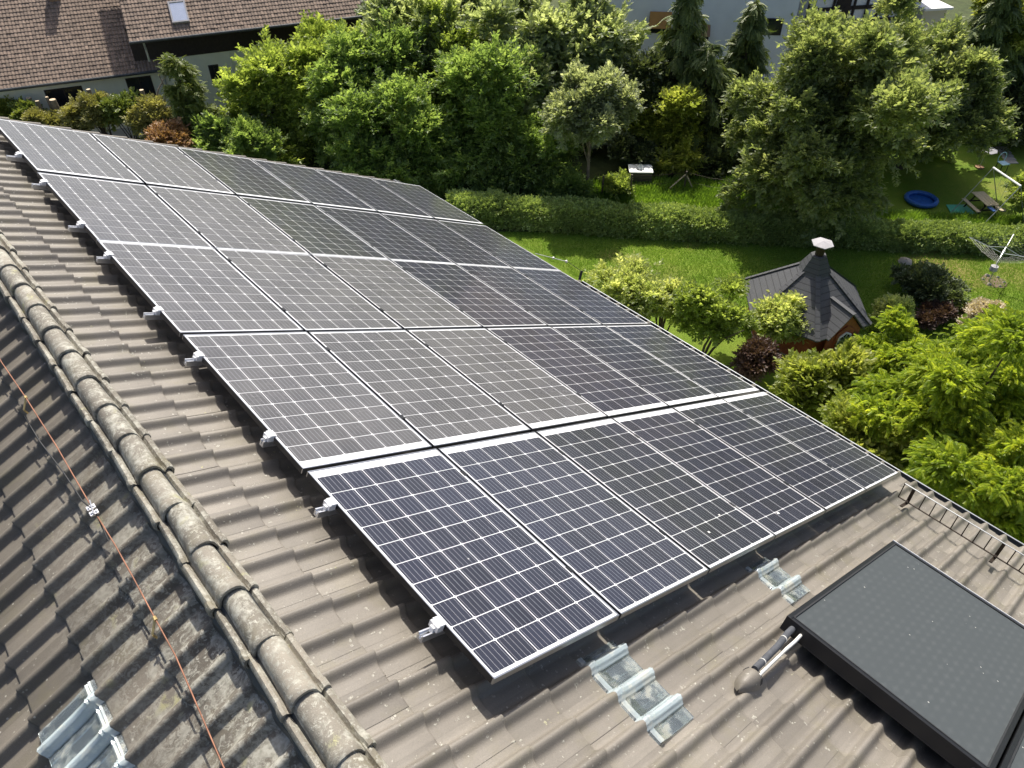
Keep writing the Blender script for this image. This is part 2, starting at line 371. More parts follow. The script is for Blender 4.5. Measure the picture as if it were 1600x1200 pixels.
lv('leaf_silver', (0.129, 0.154, 0.087), (0.224, 0.254, 0.160), (0.503, 0.529, 0.401))
lv('leaf_big', (0.091, 0.119, 0.055), (0.164, 0.204, 0.089), (0.391, 0.413, 0.216))
lv('leaf_bright', (0.091, 0.150, 0.034), (0.220, 0.292, 0.043), (0.568, 0.584, 0.082), trans=0.45)
lv('leaf_fresh', (0.109, 0.146, 0.036), (0.204, 0.241, 0.054), (0.430, 0.432, 0.136))
lv('leaf_pale', (0.143, 0.191, 0.071), (0.272, 0.318, 0.128), (0.644, 0.637, 0.337))
lv('leaf_conifer', (0.046, 0.074, 0.024), (0.103, 0.144, 0.041), (0.270, 0.309, 0.078), trans=0.15)
lv('leaf_cypress', (0.059, 0.095, 0.022), (0.140, 0.183, 0.043), (0.329, 0.366, 0.082), trans=0.2)
lv('leaf_hedge', (0.114, 0.166, 0.053), (0.245, 0.319, 0.105), (0.608, 0.700, 0.278), trans=0.25)
lv('leaf_purple', (0.035, 0.019, 0.016), (0.083, 0.048, 0.037), (0.166, 0.106, 0.079), trans=0.2)
lv('leaf_dark', (0.029, 0.047, 0.020), (0.066, 0.089, 0.036), (0.155, 0.183, 0.082), trans=0.2)
lv('leaf_brown', (0.172, 0.096, 0.043), (0.286, 0.166, 0.079), (0.572, 0.350, 0.178), trans=0.2)
lv('leaf_blossom', (0.260, 0.237, 0.154), (0.520, 0.450, 0.341), (0.806, 0.712, 0.572), trans=0.2)
lv('leaf_dryhedge', (0.122, 0.121, 0.043), (0.215, 0.210, 0.071), (0.447, 0.413, 0.160), trans=0.25)
lv('grass', (0.084, 0.155, 0.022), (0.155, 0.259, 0.035), (0.285, 0.405, 0.075), trans=0.3)

def lawn_mat():
    m, t, p, o = newmat('lawn'); c = wpos(t)
    a = noise(t, c, 0.28, 4); b = noise(t, c, 1.6, 5, 0.65); d = noise(t, c, 26, 5, 0.75)
    col = mixc(t, ramp(t, a, [(0.35, 0.0), (0.65, 1.0)]), (0.125, 0.225, 0.018), (0.175, 0.26, 0.024))
    col = mixc(t, math_(t, 'MULTIPLY', ramp(t, b, [(0.42, 0.0), (0.66, 1.0)]), 0.6), col, (0.21, 0.265, 0.035))
    col = mixc(t, 1.0, col, ramp(t, d, [(0.25, 0.55), (0.75, 1.4)]), 'MULTIPLY')
    # dry patches of the lawn
    for (px, py, r, k) in DRY:
        P = gp(px, py); v = N(t, 'ShaderNodeVectorMath', operation='DISTANCE'); t.links.new(c, v.inputs[0]); v.inputs[1].default_value = (P[0], P[1], ZG)
        q = math_(t, 'ADD', v.outputs['Value'], math_(t, 'MULTIPLY', math_(t, 'SUBTRACT', noise(t, c, 1.4, 5), 0.5), r * 1.6))
        fm = ramp(t, math_(t, 'DIVIDE', q, r), [(0.35, 1.0), (1.0, 0.0)])
        col = mixc(t, math_(t, 'MULTIPLY', fm, k), col, (0.30, 0.235, 0.085))
    t.links.new(col, p.inputs['Base Color']); p.inputs['Roughness'].default_value = 0.8; p.inputs['Specular IOR Level'].default_value = 0.2
    bump(t, p, math_(t, 'ADD', d, noise(t, c, 90, 3)), 0.9, 0.04); return m
DRY = [(1475, 420, 1.9, 0.75), (1440, 408, 1.0, 0.5), (1590, 430, 1.3, 0.5), (960, 400, 0.7, 0.45), (1080, 380, 0.5, 0.4), (1545, 440, 0.5, 0.3), (1050, 430, 1.0, 0.25), (1590, 300, 1.5, 0.35)]
M['lawn'] = lawn_mat()
def ground_mat():
    m, t, p, o = newmat('rough_ground'); c = wpos(t)
    a = noise(t, c, 0.12, 4); b = noise(t, c, 2.0, 6, 0.7)
    col = mixc(t, ramp(t, a, [(0.35, 0.0), (0.65, 1.0)]), (0.045, 0.065, 0.018), (0.085, 0.10, 0.03))
    col = mixc(t, 1.0, col, ramp(t, b, [(0.25, 0.5), (0.75, 1.4)]), 'MULTIPLY')
    t.links.new(col, p.inputs['Base Color']); p.inputs['Roughness'].default_value = 0.95; bump(t, p, b, 0.6, 0.1); return m
M['ground'] = ground_mat()
M['bounce_ground'] = simple('pale_bounce_ground', (0.50, 0.47, 0.41), 0.95, 0, 0.15, 12, 0.4)  # surface of the added ground that throws light onto walls

# ------------------------------------------------------------------ ground and lawns
def sheet(name, pts, z, mat, kind='structure', sub=1):
    V = [(p[0], p[1], z) for p in pts]; o = npmesh(name, V, [tuple(range(len(V)))], mat); o['kind'] = kind; return o
tag(npmesh('ground', [(-1500, -1500, ZG - 0.012), (1500, -1500, ZG - 0.012), (1500, 1500, ZG - 0.012), (-1500, 1500, ZG - 0.012)], [(0, 1, 2, 3)], M['ground']), kind='structure')
sheet('lawn', [(2, -2), (2, 16), (10, 17), gp(720, 352), gp(760, 362), gp(1000, 362), gp(1210, 372), gp(1400, 385), gp(1599, 388), (50, -16), (30, -32), (9, -32)], ZG, M['lawn'])
sheet('neighbour_lawn', [gp(1240, 345), gp(1250, 250), gp(1420, 215), gp(1600, 190), (62, -12), gp(1800, 330), gp(1599, 362), gp(1420, 355)], ZG + 0.004, M['lawn'])

sheet('house_bounce_ground', [gp(-60, 172), gp(560, 92), gp(600, 150), gp(-60, 262)], ZG - 0.004, M['bounce_ground'])  # unseen pale ground, added to bounce light onto the neighbour's shaded walls
sheet('building_bounce_ground', [gp(930, 128), gp(1500, 95), gp(1500, 150), gp(930, 215)], ZG - 0.004, M['bounce_ground'])  # likewise added, brightens the shaded face of the white building
# ------------------------------------------------------------------ tile geometry
PITCH = 0.1945; COURSE = 0.335
def tile_profile(u, flip):
    """height of the tile over one pitch; crest at u = 0; steep on one side, gentle on the other"""
    u = (u + 0.5) % 1.0 - 0.5
    if flip: u = -u
    h = np.zeros_like(u)
    pl, g = (0.01, 0.25) if flip else (0.01, 0.27)
    a = (u >= pl) & (u < g); h[a] = 0.5 + 0.5 * np.cos(np.pi * (u[a] - pl) / (g - pl))
    b = (u < -0.02) & (u > -0.21); h[b] = 0.5 + 0.5 * np.cos(np.pi * (u[b] + 0.02) / 0.19)
    h[(u >= -0.02) & (u < pl)] = 1.0
    h = np.power(h, 0.8)
    h = h + 0.05 * np.sin(u * 2 * np.pi) * (h < 0.3)
    return 0.047 * h
def tile_field(y_lo, y_hi, phase, s_edges, n_crest, flip, seed, skip=(), s_min=-99):
    """tiles in slope coordinates (x = down slope, y along ridge, z = normal); s_edges: front edge of each course"""
    rng = np.random.RandomState(seed)
    k0 = int(math.floor((y_lo - phase) / PITCH)); k1 = int(math.ceil((y_hi - phase) / PITCH))
    us = np.array([-0.42, -0.30, -0.215, -0.18, -0.145, -0.11, -0.075, -0.035, 0.0, 0.04, 0.085, 0.13, 0.17, 0.21, 0.27, 0.36, 0.60])
    if flip: us = -us[::-1]
    nu = len(us)
    T = 0.027; TH_ = 0.020
    rows = [(-COURSE - 0.07, 0.0), (-COURSE * 0.5, 0.5), (-0.012, 0.97), (-0.003, 1.0)]
    VV = []; FF = []; TT = []; base = 0
    for ci, s in enumerate(s_edges):
        for k in range(k0, k1):
            if (ci, k) in skip: continue
            yc = phase + k * PITCH
            jit = rng.randn(5)
            y = yc + us * PITCH + jit[0] * 0.0012
            h = tile_profile(us if not flip else us, flip)
            # the overlapping lip beyond the neighbour lies a little higher
            lip = np.where(np.abs(us) > 0.5, 0.0010, 0.0) 
            V = []
            for (ds, f) in rows:
                z = n_crest - 0.042 - T + h + T * max(f, 0) + lip + jit[1] * 0.0008 + (0.0 if f < 1 else -0.003)
                V.append(np.stack([np.full(nu, s + ds + jit[2] * 0.0018) + (us * jit[3] * 0.0015), y, z], 1))
            zf = n_crest - 0.042 + h - TH_ + lip + jit[1] * 0.0008
            V.append(np.stack([np.full(nu, s + jit[2] * 0.0018) + (us * jit[3] * 0.0015), y, n_crest - 0.042 + h - 0.006 + lip], 1))
            V.append(np.stack([np.full(nu, s - 0.004 + jit[2] * 0.0018), y, zf], 1))
            V.append(np.stack([np.full(nu, s - 0.10), y, zf - 0.003], 1))
            V = np.concatenate(V); nr = 7; V[:, 0] = np.maximum(V[:, 0], s_min + np.arange(len(V)) * 1e-6)
            F = []
            for r in range(nr - 1):
                for i in range(nu - 1):
                    F.append((base + r * nu + i, base + (r + 1) * nu + i, base + (r + 1) * nu + i + 1, base + r * nu + i + 1))
            tn = min(1, max(0, 0.5 + 0.2 * jit[4])); FF += F; TT += [tn] * len(F); VV.append(V); base += len(V)
    return np.concatenate(VV), np.array(FF, dtype=np.int32), TT

# ------------------------------------------------------------------ the tiled house in front
NC = -0.172
SR = -0.70                                        # ridge line in slope coordinates
ridgeP = W(SR, 0, 0)
house = empty('house', (float(ridgeP[0]), -4.5, ZG))
tag(house, 'house under the camera whose grey brown concrete tiled roof carries the solar panels', 'house')
def on_house(o, right=True, n=0.0):
    """roof parts are built in slope coordinates; here they get their place on the house"""
    o.parent = house
    if right: o.location = Vector((0 - house.location.x, -house.location.y, 0 - ZG)); o.rotation_euler = (0, TH, 0)
    else:     # left slope: x' runs down the left slope (negative x), origin on the ridge line
        o.location = Vector((float(ridgeP[0]) + 2 * NC * st - house.location.x, -house.location.y, float(ridgeP[2]) - ZG)); o.rotation_euler = (0, -TH, 0)
    return o
YN = -14.5; YF_FAR = 0.86; YE = -3.25
S0 = -0.265
near_tiles = [S0 + COURSE * k for k in range(0, 22)]
# glass tiles of the right slope: (course index, roll index)
ph_r = -8.0 + 0.0
skip_r = set()
GL_R = [(0.995, -8.665), (0.995, -8.86), (0.995, -9.055), (3.02, -8.665), (3.02, -8.86)]
def nearest(s, y, edges, ph): return int(np.argmin([abs(e - s) for e in edges])), int(round((y - ph) / PITCH))
S_ALL = near_tiles
for (s, y) in GL_R: skip_r.add(nearest(s, y, S_ALL, ph_r))
VENT = nearest(1.66, -9.09, S_ALL, ph_r)
V1, F1, T1 = tile_field(YN, YE, ph_r, S_ALL, NC, True, 1, skip_r, SR + 0.02)
far_edges = [e for e in S_ALL if e < 6.3]
V2, F2, T2 = tile_field(YE, YF_FAR, ph_r, far_edges, NC, True, 2, (), SR + 0.02)
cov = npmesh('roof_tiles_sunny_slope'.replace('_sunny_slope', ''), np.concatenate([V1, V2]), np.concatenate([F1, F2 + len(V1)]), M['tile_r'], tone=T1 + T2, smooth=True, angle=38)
on_house(cov); cov['label'] = 'sunlit taupe roof tiles under the solar panels'
# left slope, x' = distance down the slope mirrored into negative x
S_L = [0.10 + 0.34 * k for k in range(1, 18)]
ph_l = -7.034
GL_L = [(1.12, -7.225), (1.12, -7.42), (1.12, -7.61)]
skip_l = {nearest(s, y, S_L, ph_l) for (s, y) in GL_L}
def mirror(V, F):
    V = V.copy(); V[:, 0] *= -1; return V, F[:, ::-1].copy()
VL, FL, TL = tile_field(YN, YF_FAR, ph_l, S_L, NC, False, 3, skip_l, 0.02)
VL, FL = mirror(VL, FL)
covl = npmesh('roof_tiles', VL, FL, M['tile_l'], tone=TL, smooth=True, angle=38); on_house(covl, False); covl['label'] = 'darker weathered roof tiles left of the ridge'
# glass tiles
def glass_tile(s_edge, k, phase, flip, left):
    us = np.linspace(-0.60, 0.42, 41) if flip else np.linspace(-0.42, 0.60, 41); y = phase + (k + us) * PITCH; h = tile_profile(us, flip) + 0.006 + np.where(np.abs(us) < 0.27, 0.0022 * np.cos(us * 2 * np.pi * 11), 0.0)
    MBg = MB(); top = []; nr = [(-COURSE - 0.02, -0.016), (-COURSE + 0.012, -0.002), (-COURSE + 0.020, 0.006), (-COURSE + 0.030, -0.003), (-COURSE + 0.040, 0.006), (-COURSE + 0.052, -0.004), (-0.20, -0.006), (-0.05, 0.0), (-0.035, 0.005), (-0.02, 0.001), (0.0, 0.004)]
    V = []
    for ds, dz in nr: V += [(s_edge + ds, y[i], NC - 0.042 + h[i] + dz) for i in range(len(us))]
    for ds, dz in reversed(nr): V += [(s_edge + ds, y[i], NC - 0.042 + h[i] + dz - 0.009) for i in range(len(us))]
    n = len(us); F = []; R2 = len(nr) * 2
    for r in range(R2):
        for i in range(n - 1): F.append((r * n + i, ((r + 1) % R2) * n + i, ((r + 1) % R2) * n + i + 1, r * n + i + 1))
    V = np.array(V); F = [tuple(f) for f in F]
    # three raised ribs near the foot of the tile
    if left: V[:, 0] *= -1; F = [tuple(reversed(f)) for f in F]
    tt = [0.85 if abs(us[i]) < 0.20 else (0.8 if r in (1, 2, 3, 4) else 0.0) for r in range(R2) for i in range(n - 1)]
    o = npmesh('glass_tile', V, F, M['glasstile'], tone=tt, smooth=True, angle=50); on_house(o, not left); return o
for (s, y) in GL_R:
    c_, k_ = nearest(s, y, S_ALL, ph_r); glass_tile(S_ALL[c_], k_, ph_r, True, False)
for (s, y) in GL_L:
    c_, k_ = nearest(s, y, S_L, ph_l); glass_tile(S_L[c_], k_, ph_l, False, True)
# dark underlay below the tiles and the eave board
ub = MB(); ub.box(SR + 0.10, 6.1, YN, YF_FAR - 0.03, NC - 0.16, NC - 0.10); ub.box(6.1, 6.80, YN, YE - 0.02, NC - 0.16, NC - 0.10); on_house(ub.build('roof_deck', M['under']))
ub = MB(); ub.box(-6.0, -0.10, YN, YF_FAR - 0.03, NC - 0.16, NC - 0.10); on_house(ub.build('roof_deck', M['under']), False)
# ridge caps
def ridge_cap_mesh():
    # half profile across the ridge: (x across, z)
    prof = [(-0.150, -0.088), (-0.162, -0.062), (-0.157, -0.034), (-0.140, -0.018), (-0.120, -0.020), (-0.106, -0.038), (-0.098, -0.046), (-0.091, -0.030), (-0.080, 0.006), (-0.060, 0.032), (-0.034, 0.046), (0.0, 0.050),
            (0.034, 0.046), (0.060, 0.032), (0.080, 0.006), (0.091, -0.030), (0.098, -0.046), (0.106, -0.038), (0.120, -0.020), (0.140, -0.018), (0.157, -0.034), (0.162, -0.062), (0.150, -0.088)]
    st_ = [(0.355, 0.92, -0.014), (0.20, 0.945, -0.007), (0.06, 0.965, 0.0), (0.046, 0.975, 0.001), (0.038, 1.01, 0.005), (0.0, 1.02, 0.006), (-0.008, 1.0, 0.003), (-0.008, 0.90, -0.010), (0.06, 0.86, -0.018)]
    V = []; n = len(prof)
    for (y, k, dz) in st_: V += [(x * k * 0.76, y, z * k * 0.92 + dz) for x, z in prof]
    F = []
    for r in range(len(st_) - 1):
        for i in range(n - 1): F.append((r * n + i, r * n + i + 1, (r + 1) * n + i + 1, (r + 1) * n + i))
    return V, F
Vr, Fr = ridge_cap_mesh()
apexz = float(W(SR, 0, NC)[2]) + 0.048
RX = float(W(SR, 0, NC)[0])
rng = np.random.RandomState(5)
for k in range(-19, 26):
    y = -7.445 + 0.334 * k
    if y > 0.7 or y < YN: continue
    if k == -19 or 'cap0' not in globals() or cap0 is None:
        cap0 = npmesh('ridge_tile', Vr, Fr, M['tile_ridge'], parent=house, smooth=True, angle=35); c_ = cap0
    else:
        c_ = cap0.copy(); COL.objects.link(c_)
    c_.location = Vector((RX - house.location.x + rng.randn() * 0.0025, y - house.location.y, apexz - ZG + rng.randn() * 0.002))
    c_.rotation_euler = (rng.randn() * 0.006, rng.randn() * 0.022, rng.randn() * 0.014); c_.scale = (1 + rng.randn() * 0.015, 1, 1 + rng.randn() * 0.02)
# dark ridge roll showing below the caps
rb = MB()
for sx in (-1, 1):
    V = []; ys = np.arange(YN, YF_FAR - 0.05, 0.05)
    for i, y in enumerate(ys):
        ww = 0.006 * math.sin(y * 31)
        k_ = 0.80 if sx > 0 else 1.0; V += [(sx * 0.06, y, -0.01), (sx * (0.122 + ww) * k_, y, -0.080), (sx * (0.128 + ww) * k_, y, -0.125)]
    F = []
    for i in range(len(ys) - 1):
        for j in range(2): F.append((i * 3 + j, i * 3 + j + 1, i * 3 + 4 + j, i * 3 + 3 + j))
    rb.add(V, F)
o = rb.build('ridge_seal_strip', M['zinc_dark'], parent=house); o.location = Vector((RX - house.location.x, -house.location.y, apexz - 0.02 - ZG))
# walls under the roof
def house_walls():
    xe = float(W(6.3, 0, 0)[0]); xl = 2 * RX - xe; ze = float(W(6.3, 0, -0.4)[2]); zr = float(W(SR, 0, -0.35)[2])
    mb = MB(); y0, y1 = YN + 0.2, YF_FAR - 0.45
    xs0, xs1 = xl + 0.5, xe - 0.5
    poly = [(xs0, ZG), (xs1, ZG), (xs1, ze + 0.1), (RX, zr - 0.05), (xs0, ze + 0.1)]
    mb.extr(poly, lambda p, e: (p[0], (y0, y1)[e], p[1]))
    o = mb.build('wall', M['plaster_house'], parent=house); o.location = Vector((-house.location.x, -house.location.y, -ZG))
    for k in range(4):
        y = -12 + 3.2 * k
        for zz in (ZG + 1.0, ZG + 4.0, ZG + 7.0):
            f = MB(); f.box(xs1 - 0.02, xs1 + 0.03, y - 0.6, y + 0.6, zz, zz + 1.25); fo = f.build('window', M['white_paint'], parent=house); fo.location = o.location
            g = MB(); g.box(xs1 + 0.03, xs1 + 0.036, y - 0.52, y - 0.03, zz + 0.08, zz + 1.17); g.box(xs1 + 0.03, xs1 + 0.036, y + 0.03, y + 0.52, zz + 0.08, zz + 1.17)
            g.build('pane', M['winglass'], parent=fo)
house_walls()
# gutter: half round, dark inside, with a bright rolled rim
def gutter():
    g = MB(); r = 0.068; y0, y1 = YN, -3.22; cx, cz = 6.880, NC - 0.085
    n = 12; P = []
    for i in range(n + 1):
        a = math.pi * i / n; P.append((cx - r * math.cos(a), cz - r * math.sin(a)))
    for (rr, flipf) in ((r, 1), (r - 0.004, 0)):
        V = []
        for i in range(n + 1):
            # keep the gutter level with the world although it is built in slope coordinates
            a = math.pi * i / n + TH; V += [(cx + 0.03 - rr * math.cos(a), y0, cz - rr * math.sin(a)), (cx + 0.03 - rr * math.cos(a), y1, cz - rr * math.sin(a))]
        F = [(2 * i, 2 * i + 1, 2 * i + 3, 2 * i + 2) for i in range(n)]
        if flipf: F = [tuple(reversed(f)) for f in F]
        g.add(V, F)
    a = TH
    endc = [(cx + 0.03 - r * math.cos(math.pi * i / n + TH), y1, cz - r * math.sin(math.pi * i / n + TH)) for i in range(n + 1)]
    g.add(endc, [tuple(range(n + 1))])
    go = on_house(g.build('gutter', M['zinc_dark'], smooth=True, angle=40))
    rm = MB(); ex, ez = cx + 0.03 + r * math.cos(TH), cz + r * math.sin(TH)
    rm.tube([(ex, y0, ez), (ex, y1, ez)], 0.008, 8)
    rim = rm.build('gutter_rim', M['zinc'], smooth=True, angle=40); rim.parent = go
    g2 = MB(); g2.tube([(6.38, -3.0, NC - 0.09), (6.38, 0.98, NC - 0.09)], 0.05, 10); g2.tube([(6.47, -3.0, NC - 0.06), (6.47, 1.0, NC - 0.06)], 0.008, 6)
    o = g2.build('gutter', M['zinc_dark']); on_house(o)
gutter()
# verge board at the far gable
vb = MB(); vb.box(SR, 6.3, YF_FAR - 0.02, YF_FAR + 0.03, NC - 0.2, NC - 0.045); on_house(vb.build('verge_board', M['wood_dark']))

# snow guard
def snow_guard():
    s0, n0 = 5.82, NC + 0.045
    h = 0.20
    # guard stands upright: up direction in slope coordinates
    ux, uz = -st * 0 + (-math.sin(-TH)) * 0, 0
    up = np.array([-st, 0, ct]) * 0 + np.array([-math.sin(TH), 0, math.cos(TH)])  # world up expressed in (s, y, n)
    up = np.array([-math.sin(TH) * 1.0, 0, math.cos(TH)])
    def P(y, t): b = np.array([s0, y, n0]); return b + up * t
    y0, y1 = -12.6, -8.655
    r = empty('snow_guard'); on_house(r)
    a = MB(); a.tube([P(y0, h), P(y1, h)], 0.006, 6); x = a.build('rail', M['zinc']); x.parent = r
    a = MB(); a.tube([P(y0, 0), P(y1, 0)], 0.008, 6); x = a.build('rail', M['steel_rust']); x.parent = r
    a = MB(); y = y1
    while y > y0: a.tube([P(y, 0), P(y, h)], 0.0055, 5); y -= 0.107
    x = a.build('grid_bars', M['steel_rust']); x.parent = r
    for y in (-8.75, -9.62, -10.5, -11.4):
        a = MB(); a.beam(P(y, -0.02), P(y, h - 0.01), 0.03, 0.012); a.beam(P(y, -0.01) - np.array([0.20, 0, 0]), P(y, -0.01), 0.03, 0.008)
        a.tube([P(y, -0.01) - np.array([0.02, 0, -0.01]), P(y, 0.03) - np.array([0.05, 0, 0])], 0.014, 6)
        x = a.build('bracket', M['steel_rust']); x.parent = r
snow_guard()
# clay vent hood with the collector pipes entering it
def vent_hood():
    V = []; nA = 12; L = 0.16; y0 = -9.125; s0 = 1.50
    F = []
    for r in range(9):
        f = r / 8; s = s0 + L * f; q_ = math.sqrt(max(0.0, 1 - (1 - f) ** 2)); rad = 0.066 * max(q_, 0.05); hh = 0.085 * q_
        for k in range(nA + 1):
            a = math.pi * k / nA; V.append((s, y0 + rad * math.cos(a), NC - 0.03 + (hh + 0.02) * math.sin(a)))
    for r in range(8):
        for k in range(nA): F.append((r * (nA + 1) + k, r * (nA + 1) + k + 1, (r + 1) * (nA + 1) + k + 1, (r + 1) * (nA + 1) + k))
    o = npmesh('vent_hood', V, F, M['tile_r'], smooth=True, tone=[0.45] * len(F)); on_house(o)
    b = MB(); b.tube([(s0 + L - 0.02, y0, NC + 0.005), (s0 + L + 0.002, y0, NC + 0.005)], 0.062, 14); x = b.build('hood_opening', M['black_rubber']); x.parent = o
vent_hood()

# ------------------------------------------------------------------ solar panels
SX = 1.02
row_y = [0.0, -1.6980 - 0.0, -3.3966, -5.1058, -6.8050, -8.5135]
row_s = [0.015, 0.004, -0.014, -0.012, 0.003, 0.010]
row_y = [-j * 1.7027 + d for j, d in enumerate([0.0, -0.04, 0.03, 0.02, 0.006, 0.0])]
def panel_meshes(band_near, band_far, cellmat, tag_):
    """frame and glazing in panel coordinates: x 0..PW, y 0..-PL, z top = 0"""
    fr = MB(); t = 0.010; t2 = 0.007
    fr.bevbox(0.001, PW - 0.001, -t, 0, -PT, 0, 0.0008); fr.bevbox(0.001, PW - 0.001, -PL, -PL + t, -PT, 0, 0.0008)
    for (xa, xb) in ((0, t2), (PW - t2, PW)):
        fr.bevbox(xa, xb, -PL + t, -t, -0.002, 0, 0.0006); fr.box(xa, xb, -PL + t, -t, -PT, -0.002, 1)  # long sides black: the shade between the modules is put into their colour
    gz = MB(); z = -0.0035
    gz.box(t2, PW - t2, -PL + t, -t, -0.009, z, 0)
    far = band_far; near = band_near
    cp = (PL - far - near) / 10.0; g = 0.0023; ch = 0.0075
    for i in range(6):
        for j in range(10):
            x0 = CX0 + i * CPX + g; x1 = CX0 + (i + 1) * CPX - g; y1 = -far - j * cp - g; y0 = -far - (j + 1) * cp + g
            V = [(x0 + ch, y0, z + .0008), (x1 - ch, y0, z + .0008), (x1, y0 + ch, z + .0008), (x1, y1 - ch, z + .0008), (x1 - ch, y1, z + .0008), (x0 + ch, y1, z + .0008), (x0, y1 - ch, z + .0008), (x0, y0 + ch, z + .0008)]
            gz.add(V, [tuple(range(8))], 1, random.random())
    return fr, gz
random.seed(4)
bands = {0: (0.060, 0.026), 1: (0.060, 0.026), 2: (0.026, 0.060), 3: (0.070, 0.026), 4: (0.026, 0.070)}
rowname = ['far row', 'second row from the far end', 'middle row', 'second row from the near end', 'near row']
colname = ['first', 'second', 'third', 'fourth', 'fifth', 'sixth']
pale_modules = {(0, 0), (0, 1), (1, 0), (1, 1), (2, 0), (2, 1), (2, 2), (3, 0), (3, 1), (3, 2)}  # modules that get the paler cells
base_panels = {}
rngp = random.Random(9)
def make_panel(j, is_pale):
    key = (bands[j], is_pale)
    if key in base_panels: return base_panels[key]
    fr, gz = panel_meshes(bands[j][0], bands[j][1], None, '')
    r = empty('solar_module')
    fo = fr.build('frame', [M['alu_frame'], M['alu_dark']], parent=r); go = gz.build('glazing', [M['sheet'], M['cell_b'] if is_pale else M['cell_a']], parent=r)
    jb = MB(); jb.box(PW / 2 - 0.06, PW / 2 + 0.06, -PL + 0.10, -PL + 0.19, -0.032, -0.010); jb.build('junction_box', M['black_rubber'], parent=r)
    base_panels[key] = (r, False); return base_panels[key]
panels = {}
for j in range(5):
    for i in range(6):
        is_pale = (j, i) in pale_modules; key = (bands[j], is_pale)
        r, used = make_panel(j, is_pale)
        if used:
            q = r.copy(); COL.objects.link(q)
            for ch in list(r.children):
                c = ch.copy(); COL.objects.link(c); c.parent = q
        else: q = r; base_panels[key] = (r, True)
        ya = row_y[j] - 0.006; 
        q.location = Vector([float(v) for v in W(i * SX + 0.011 + (row_s[j] + row_s[j + 1]) / 2, ya, 0.0)])
        q.rotation_euler = (rngp.uniform(-0.0012, 0.0012), TH + rngp.uniform(-0.003, 0.003), 0)
        lab = '%s panel from the ridge in the %s' % (colname[i], rowname[j])
        if (j, i) == (4, 0): lab = 'nearest panel, at the lower left corner of the field, bluish black cells'
        if (j, i) == (4, 5): lab = 'panel at the lower right corner of the field, by the snow guard'
        if (j, i) == (0, 0): lab = 'panel at the far upper left corner of the field, cut by photo edge'
        tag(q, lab, 'solar panel', 'solar panels on the sunlit roof slope'); panels[(j, i)] = q
def dropping(j, i, x, y, r, stretch=1.0):
    n = 9; V = [(x, y, 0.0)] ; rg = random.Random(j * 10 + i + int(x * 100))
    for k in range(n):
        a = 2 * math.pi * k / n; q = r * rg.uniform(0.7, 1.2); V.append((x + q * math.cos(a) * stretch, y + q * math.sin(a), -0.001))
    npmesh('bird_dropping', V, [(0, 1 + k, 1 + (k + 1) % n) for k in range(n)], M['dropping'], parent=panels[(j, i)])
dropping(4, 2, 0.40, -1.43, 0.011); dropping(4, 2, 0.72, -1.33, 0.007, 2.2); dropping(4, 3, 0.37, -1.52, 0.012, 1.6); dropping(4, 0, 0.45, -0.98, 0.005)

# ------------------------------------------------------------------ mounting rails with clamps
rail_y = [-0.30, -1.215, -2.0, -3.026, -3.68, -4.69, -5.39, -6.405, -7.11, -8.10]
def rail_mesh():
    prof = [(-0.02, 0), (0.02, 0), (0.02, 0.040), (0.012, 0.040), (0.012, 0.030), (0.006, 0.030), (0.006, 0.014), (-0.006, 0.014), (-0.006, 0.030), (-0.012, 0.030), (-0.012, 0.040), (-0.02, 0.040)]
    mb = MB(); mb.extr(prof, lambda p, e: (e * 6.30, p[0], p[1])); return mb
rails = []
rail0 = None
for k, y in enumerate(rail_y):
    zt = -PT - 0.001
    ext = [0.09, 0.11, 0.10, 0.10, 0.09, 0.10, 0.09, 0.05, 0.085, 0.10][k]
    r = empty('mounting_rail', W(-ext, y, zt - 0.040), (0, TH, 0))
    if rail0 is None: rb_ = rail_mesh().build('rail_profile', M['alu'], parent=r); rail0 = rb_
    else: c = rail0.copy(); COL.objects.link(c); c.parent = r
    # end clamp at the ridge side, mid clamps in the gaps between the columns
    e = MB(); x0 = ext - 0.022 + row_s[0]
    e.bevbox(x0 - 0.024, x0 + 0.018, -0.032, 0.032, 0.041, 0.079, 0.003); e.bevbox(x0 - 0.012, x0 + 0.030, -0.032, 0.032, 0.0795, 0.086, 0.002); e.box(x0 - 0.034, x0 - 0.024, -0.014, 0.014, 0.028, 0.062)
    e.build('end_clamp', M['clamp'], parent=r)
    for i in range(1, 6):
        c = MB(); xm = ext + i * SX; c.box(xm - 0.008, xm + 0.008, -0.025, 0.025, 0.045, 0.081); c.box(xm - 0.016, xm + 0.016, -0.025, 0.025, 0.0812, 0.084); c.build('mid_clamp', M['alu_dark'], parent=r)
    for i in range(7):    # roof hooks
        h = MB(); xs = ext + 0.36 + i * 0.95
        h.tube([(xs, -0.02, 0.0), (xs + 0.0, -0.02, -0.05), (xs + 0.05, -0.02, -0.06), (xs - 0.2, -0.02, -0.085)], 0.008, 5); h.build('roof_hook', M['zinc'], parent=r)
    j = k // 2
    lab = '%s of the two rail ends beside the %s' % ('upper' if k % 2 == 0 else 'lower', rowname[j])
    if k == 9: lab = 'nearest mounting rail with bright clamp beside the lower left panel corner'
    tag(r, lab, 'mounting rail', 'aluminium rails under the solar panels')

